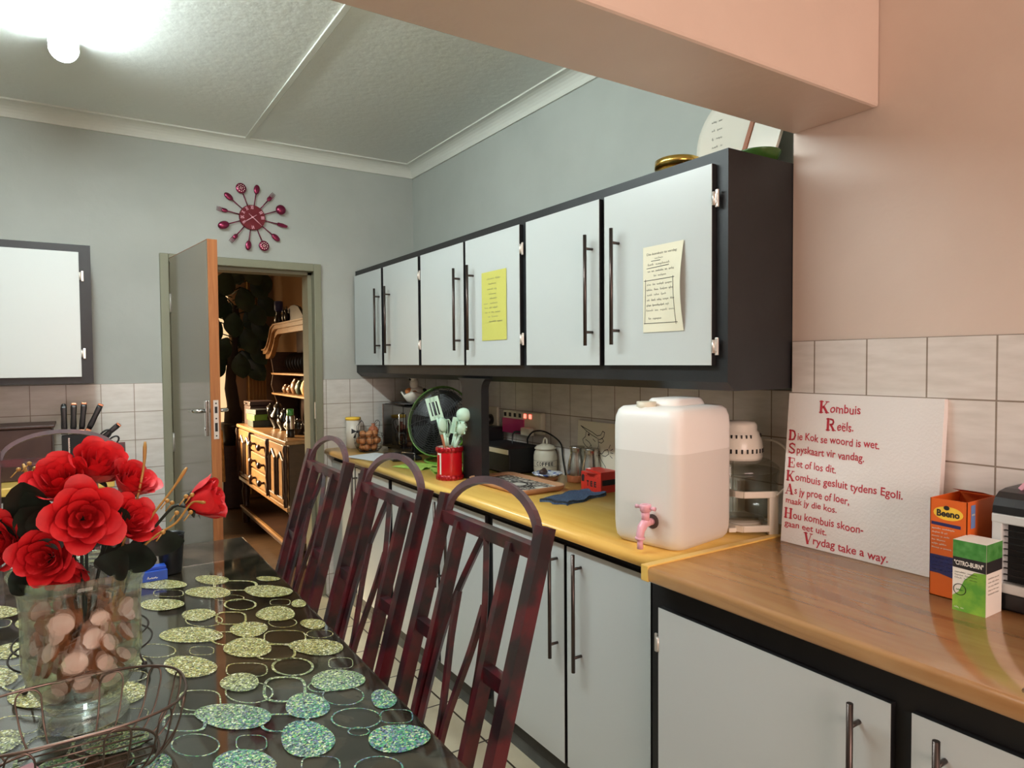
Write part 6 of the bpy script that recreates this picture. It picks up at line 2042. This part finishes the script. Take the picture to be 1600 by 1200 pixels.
# ornaments on top of the rack
ZH = 0.8855 + 0.8775
f1 = thing('figurine', 'dark figurine with a tall blue head standing on the rack cornice', 'figurine', (1.475, 5.96, ZH))
MB().use(M['pewter']).lathe([(0, 0), (0.030, 0), (0.040, 0.02), (0.030, 0.06), (0.02, 0.09), (0.03, 0.10), (0, 0.105)], 16).use(M['navy']).lathe([(0.022, 0.10), (0.036, 0.115), (0.036, 0.185), (0.030, 0.190), (0, 0.190)], 16).build('body', None, f1)
for y, lab in ((5.78, 'small dark bird ornament next to the blue headed figurine'), (5.70, 'small dark bird ornament nearer the crest of the rack')):
    f2 = thing('bird_ornament', lab, 'ornament', (1.475, y, ZH), 0)
    MB().ball((0, 0, 0.04), (0.022, 0.026, 0.040), 12).ball((-0.004, 0, 0.09), (0.015, 0.016, 0.018), 10).tube([(0, 0, 0.10), (0, 0.01, 0.13)], [0.006, 0.002], 6).build('body', M['pewter'], f2)
f3 = thing('candlestick', 'dark turned candlestick on the rack by the door jamb', 'candlestick', (1.475, 5.10, ZH))
MB().lathe([(0, 0), (0.045, 0), (0.04, 0.02), (0.015, 0.04), (0.03, 0.09), (0.012, 0.13), (0.026, 0.18), (0.012, 0.22), (0.02, 0.27), (0.008, 0.30), (0.008, 0.42), (0, 0.43)], 16).build('stem', M['pewter'], f3)

# cloth covered table and potted tree
dt = thing('side_table', 'side table under a gold brocade cloth beside the sideboard', 'table', (0.76, 6.68, 0))
MB().box(-0.32, -0.22, 0.80, 0.32, 0.30, 0.825).build('top', M['oak_dark'], dt)
for sx in (-0.28, 0.28):
    for sy in (-0.18, 0.26):
        MB().box(sx - 0.025, sy - 0.025, 0, sx + 0.025, sy + 0.025, 0.80).build('leg', M['oak_dark'], dt)
b = MB()
n = 60
rings = []
for z, f, wv in ((0.834, 0.97, 0), (0.826, 1.03, 0), (0.70, 1.05, 0.010), (0.55, 1.07, 0.018), (0.36, 1.09, 0.026)):
    ring = []
    for x, y in rrect(0.325 * f, 0.262 * f, 0.03, 14):
        a = math.atan2(y, x)
        k_ = 1 + wv * sin(a * 14) * 1.2
        ring.append((x * k_, 0.04 + y * k_, z + 0.02 * wv * 30 * sin(a * 7) * (1 if z < 0.4 else 0) * 0.6))
    rings.append(ring)
loft(b, rings, None, False)
b.add([(x, y, 0.834) for x, y, z in rings[0]], [tuple(range(len(rings[0])))])
o = b.build('brocade_cloth', M['brocade'])
o.location = (0.76, 6.68, 0.0)
tag(o, 'gold brocade cloth draped over the side table', 'tablecloth')
tr = thing('potted_tree', 'dark broad-leaved tree on a stand in the next room', 'plant', (1.30, 7.13, 0))
MB().box(-0.12, -0.12, 0, 0.12, 0.12, 0.62, 0.01).build('stand', M['oak_dark'], tr)
MB().lathe([(0, 0.62), (0.10, 0.62), (0.12, 0.80), (0.125, 0.84), (0.11, 0.84), (0.105, 0.80), (0, 0.79)], 24).build('pot', M['pewter'], tr)
MB().tube(smooth_path([(0, 0, 0.78), (0.01, 0, 1.0), (-0.01, 0.01, 1.25), (0.03, 0, 1.6), (0.05, 0, 2.0)], 4), [0.085] * 4 + [0.06] * 4 + [0.05] * 4 + [0.03] * 5, 12).build('trunk', M['trunk'], tr)
rr = random.Random(21)
for k in range(34):
    z = 1.46 + 1.0 * (k / 33)
    a = k * 2.4
    rad = 0.09 + 0.10 * rr.random() + (0.05 if z > 1.6 else 0)
    c = Vector((0.03 + rad * cos(a), -0.04 + rad * 0.7 * sin(a), z))
    d_ = Vector((cos(a) * 0.6, -0.35, -0.75)).normalized()
    b = MB()
    b.tube([(0.02, 0, z - 0.05), tuple(c)], 0.006, 5)
    s_ = d_.cross(Vector((0, 1, 0.2)))
    leaf_blade(b, c, c + d_ * (0.22 + 0.05 * rr.random()), 0.080 + 0.02 * rr.random(), 0.02, s_)
    b.build('leaf', M['palm_leaf'], tr)
cu = thing('window_curtain', 'narrow ochre curtain hanging in the far corner of the next room', 'curtain', (1.60, 7.44, 0))
b = MB()
cp = [(-0.10 + 0.20 * i / 30, 0.025 * sin(i * 1.25)) for i in range(31)]
b.add([(x, y, 0.05) for x, y in cp] + [(x, y, 2.45) for x, y in cp], [(i, i + 1, 32 + i, 31 + i) for i in range(30)], True)
b.build('drape', M['curtain'], cu)
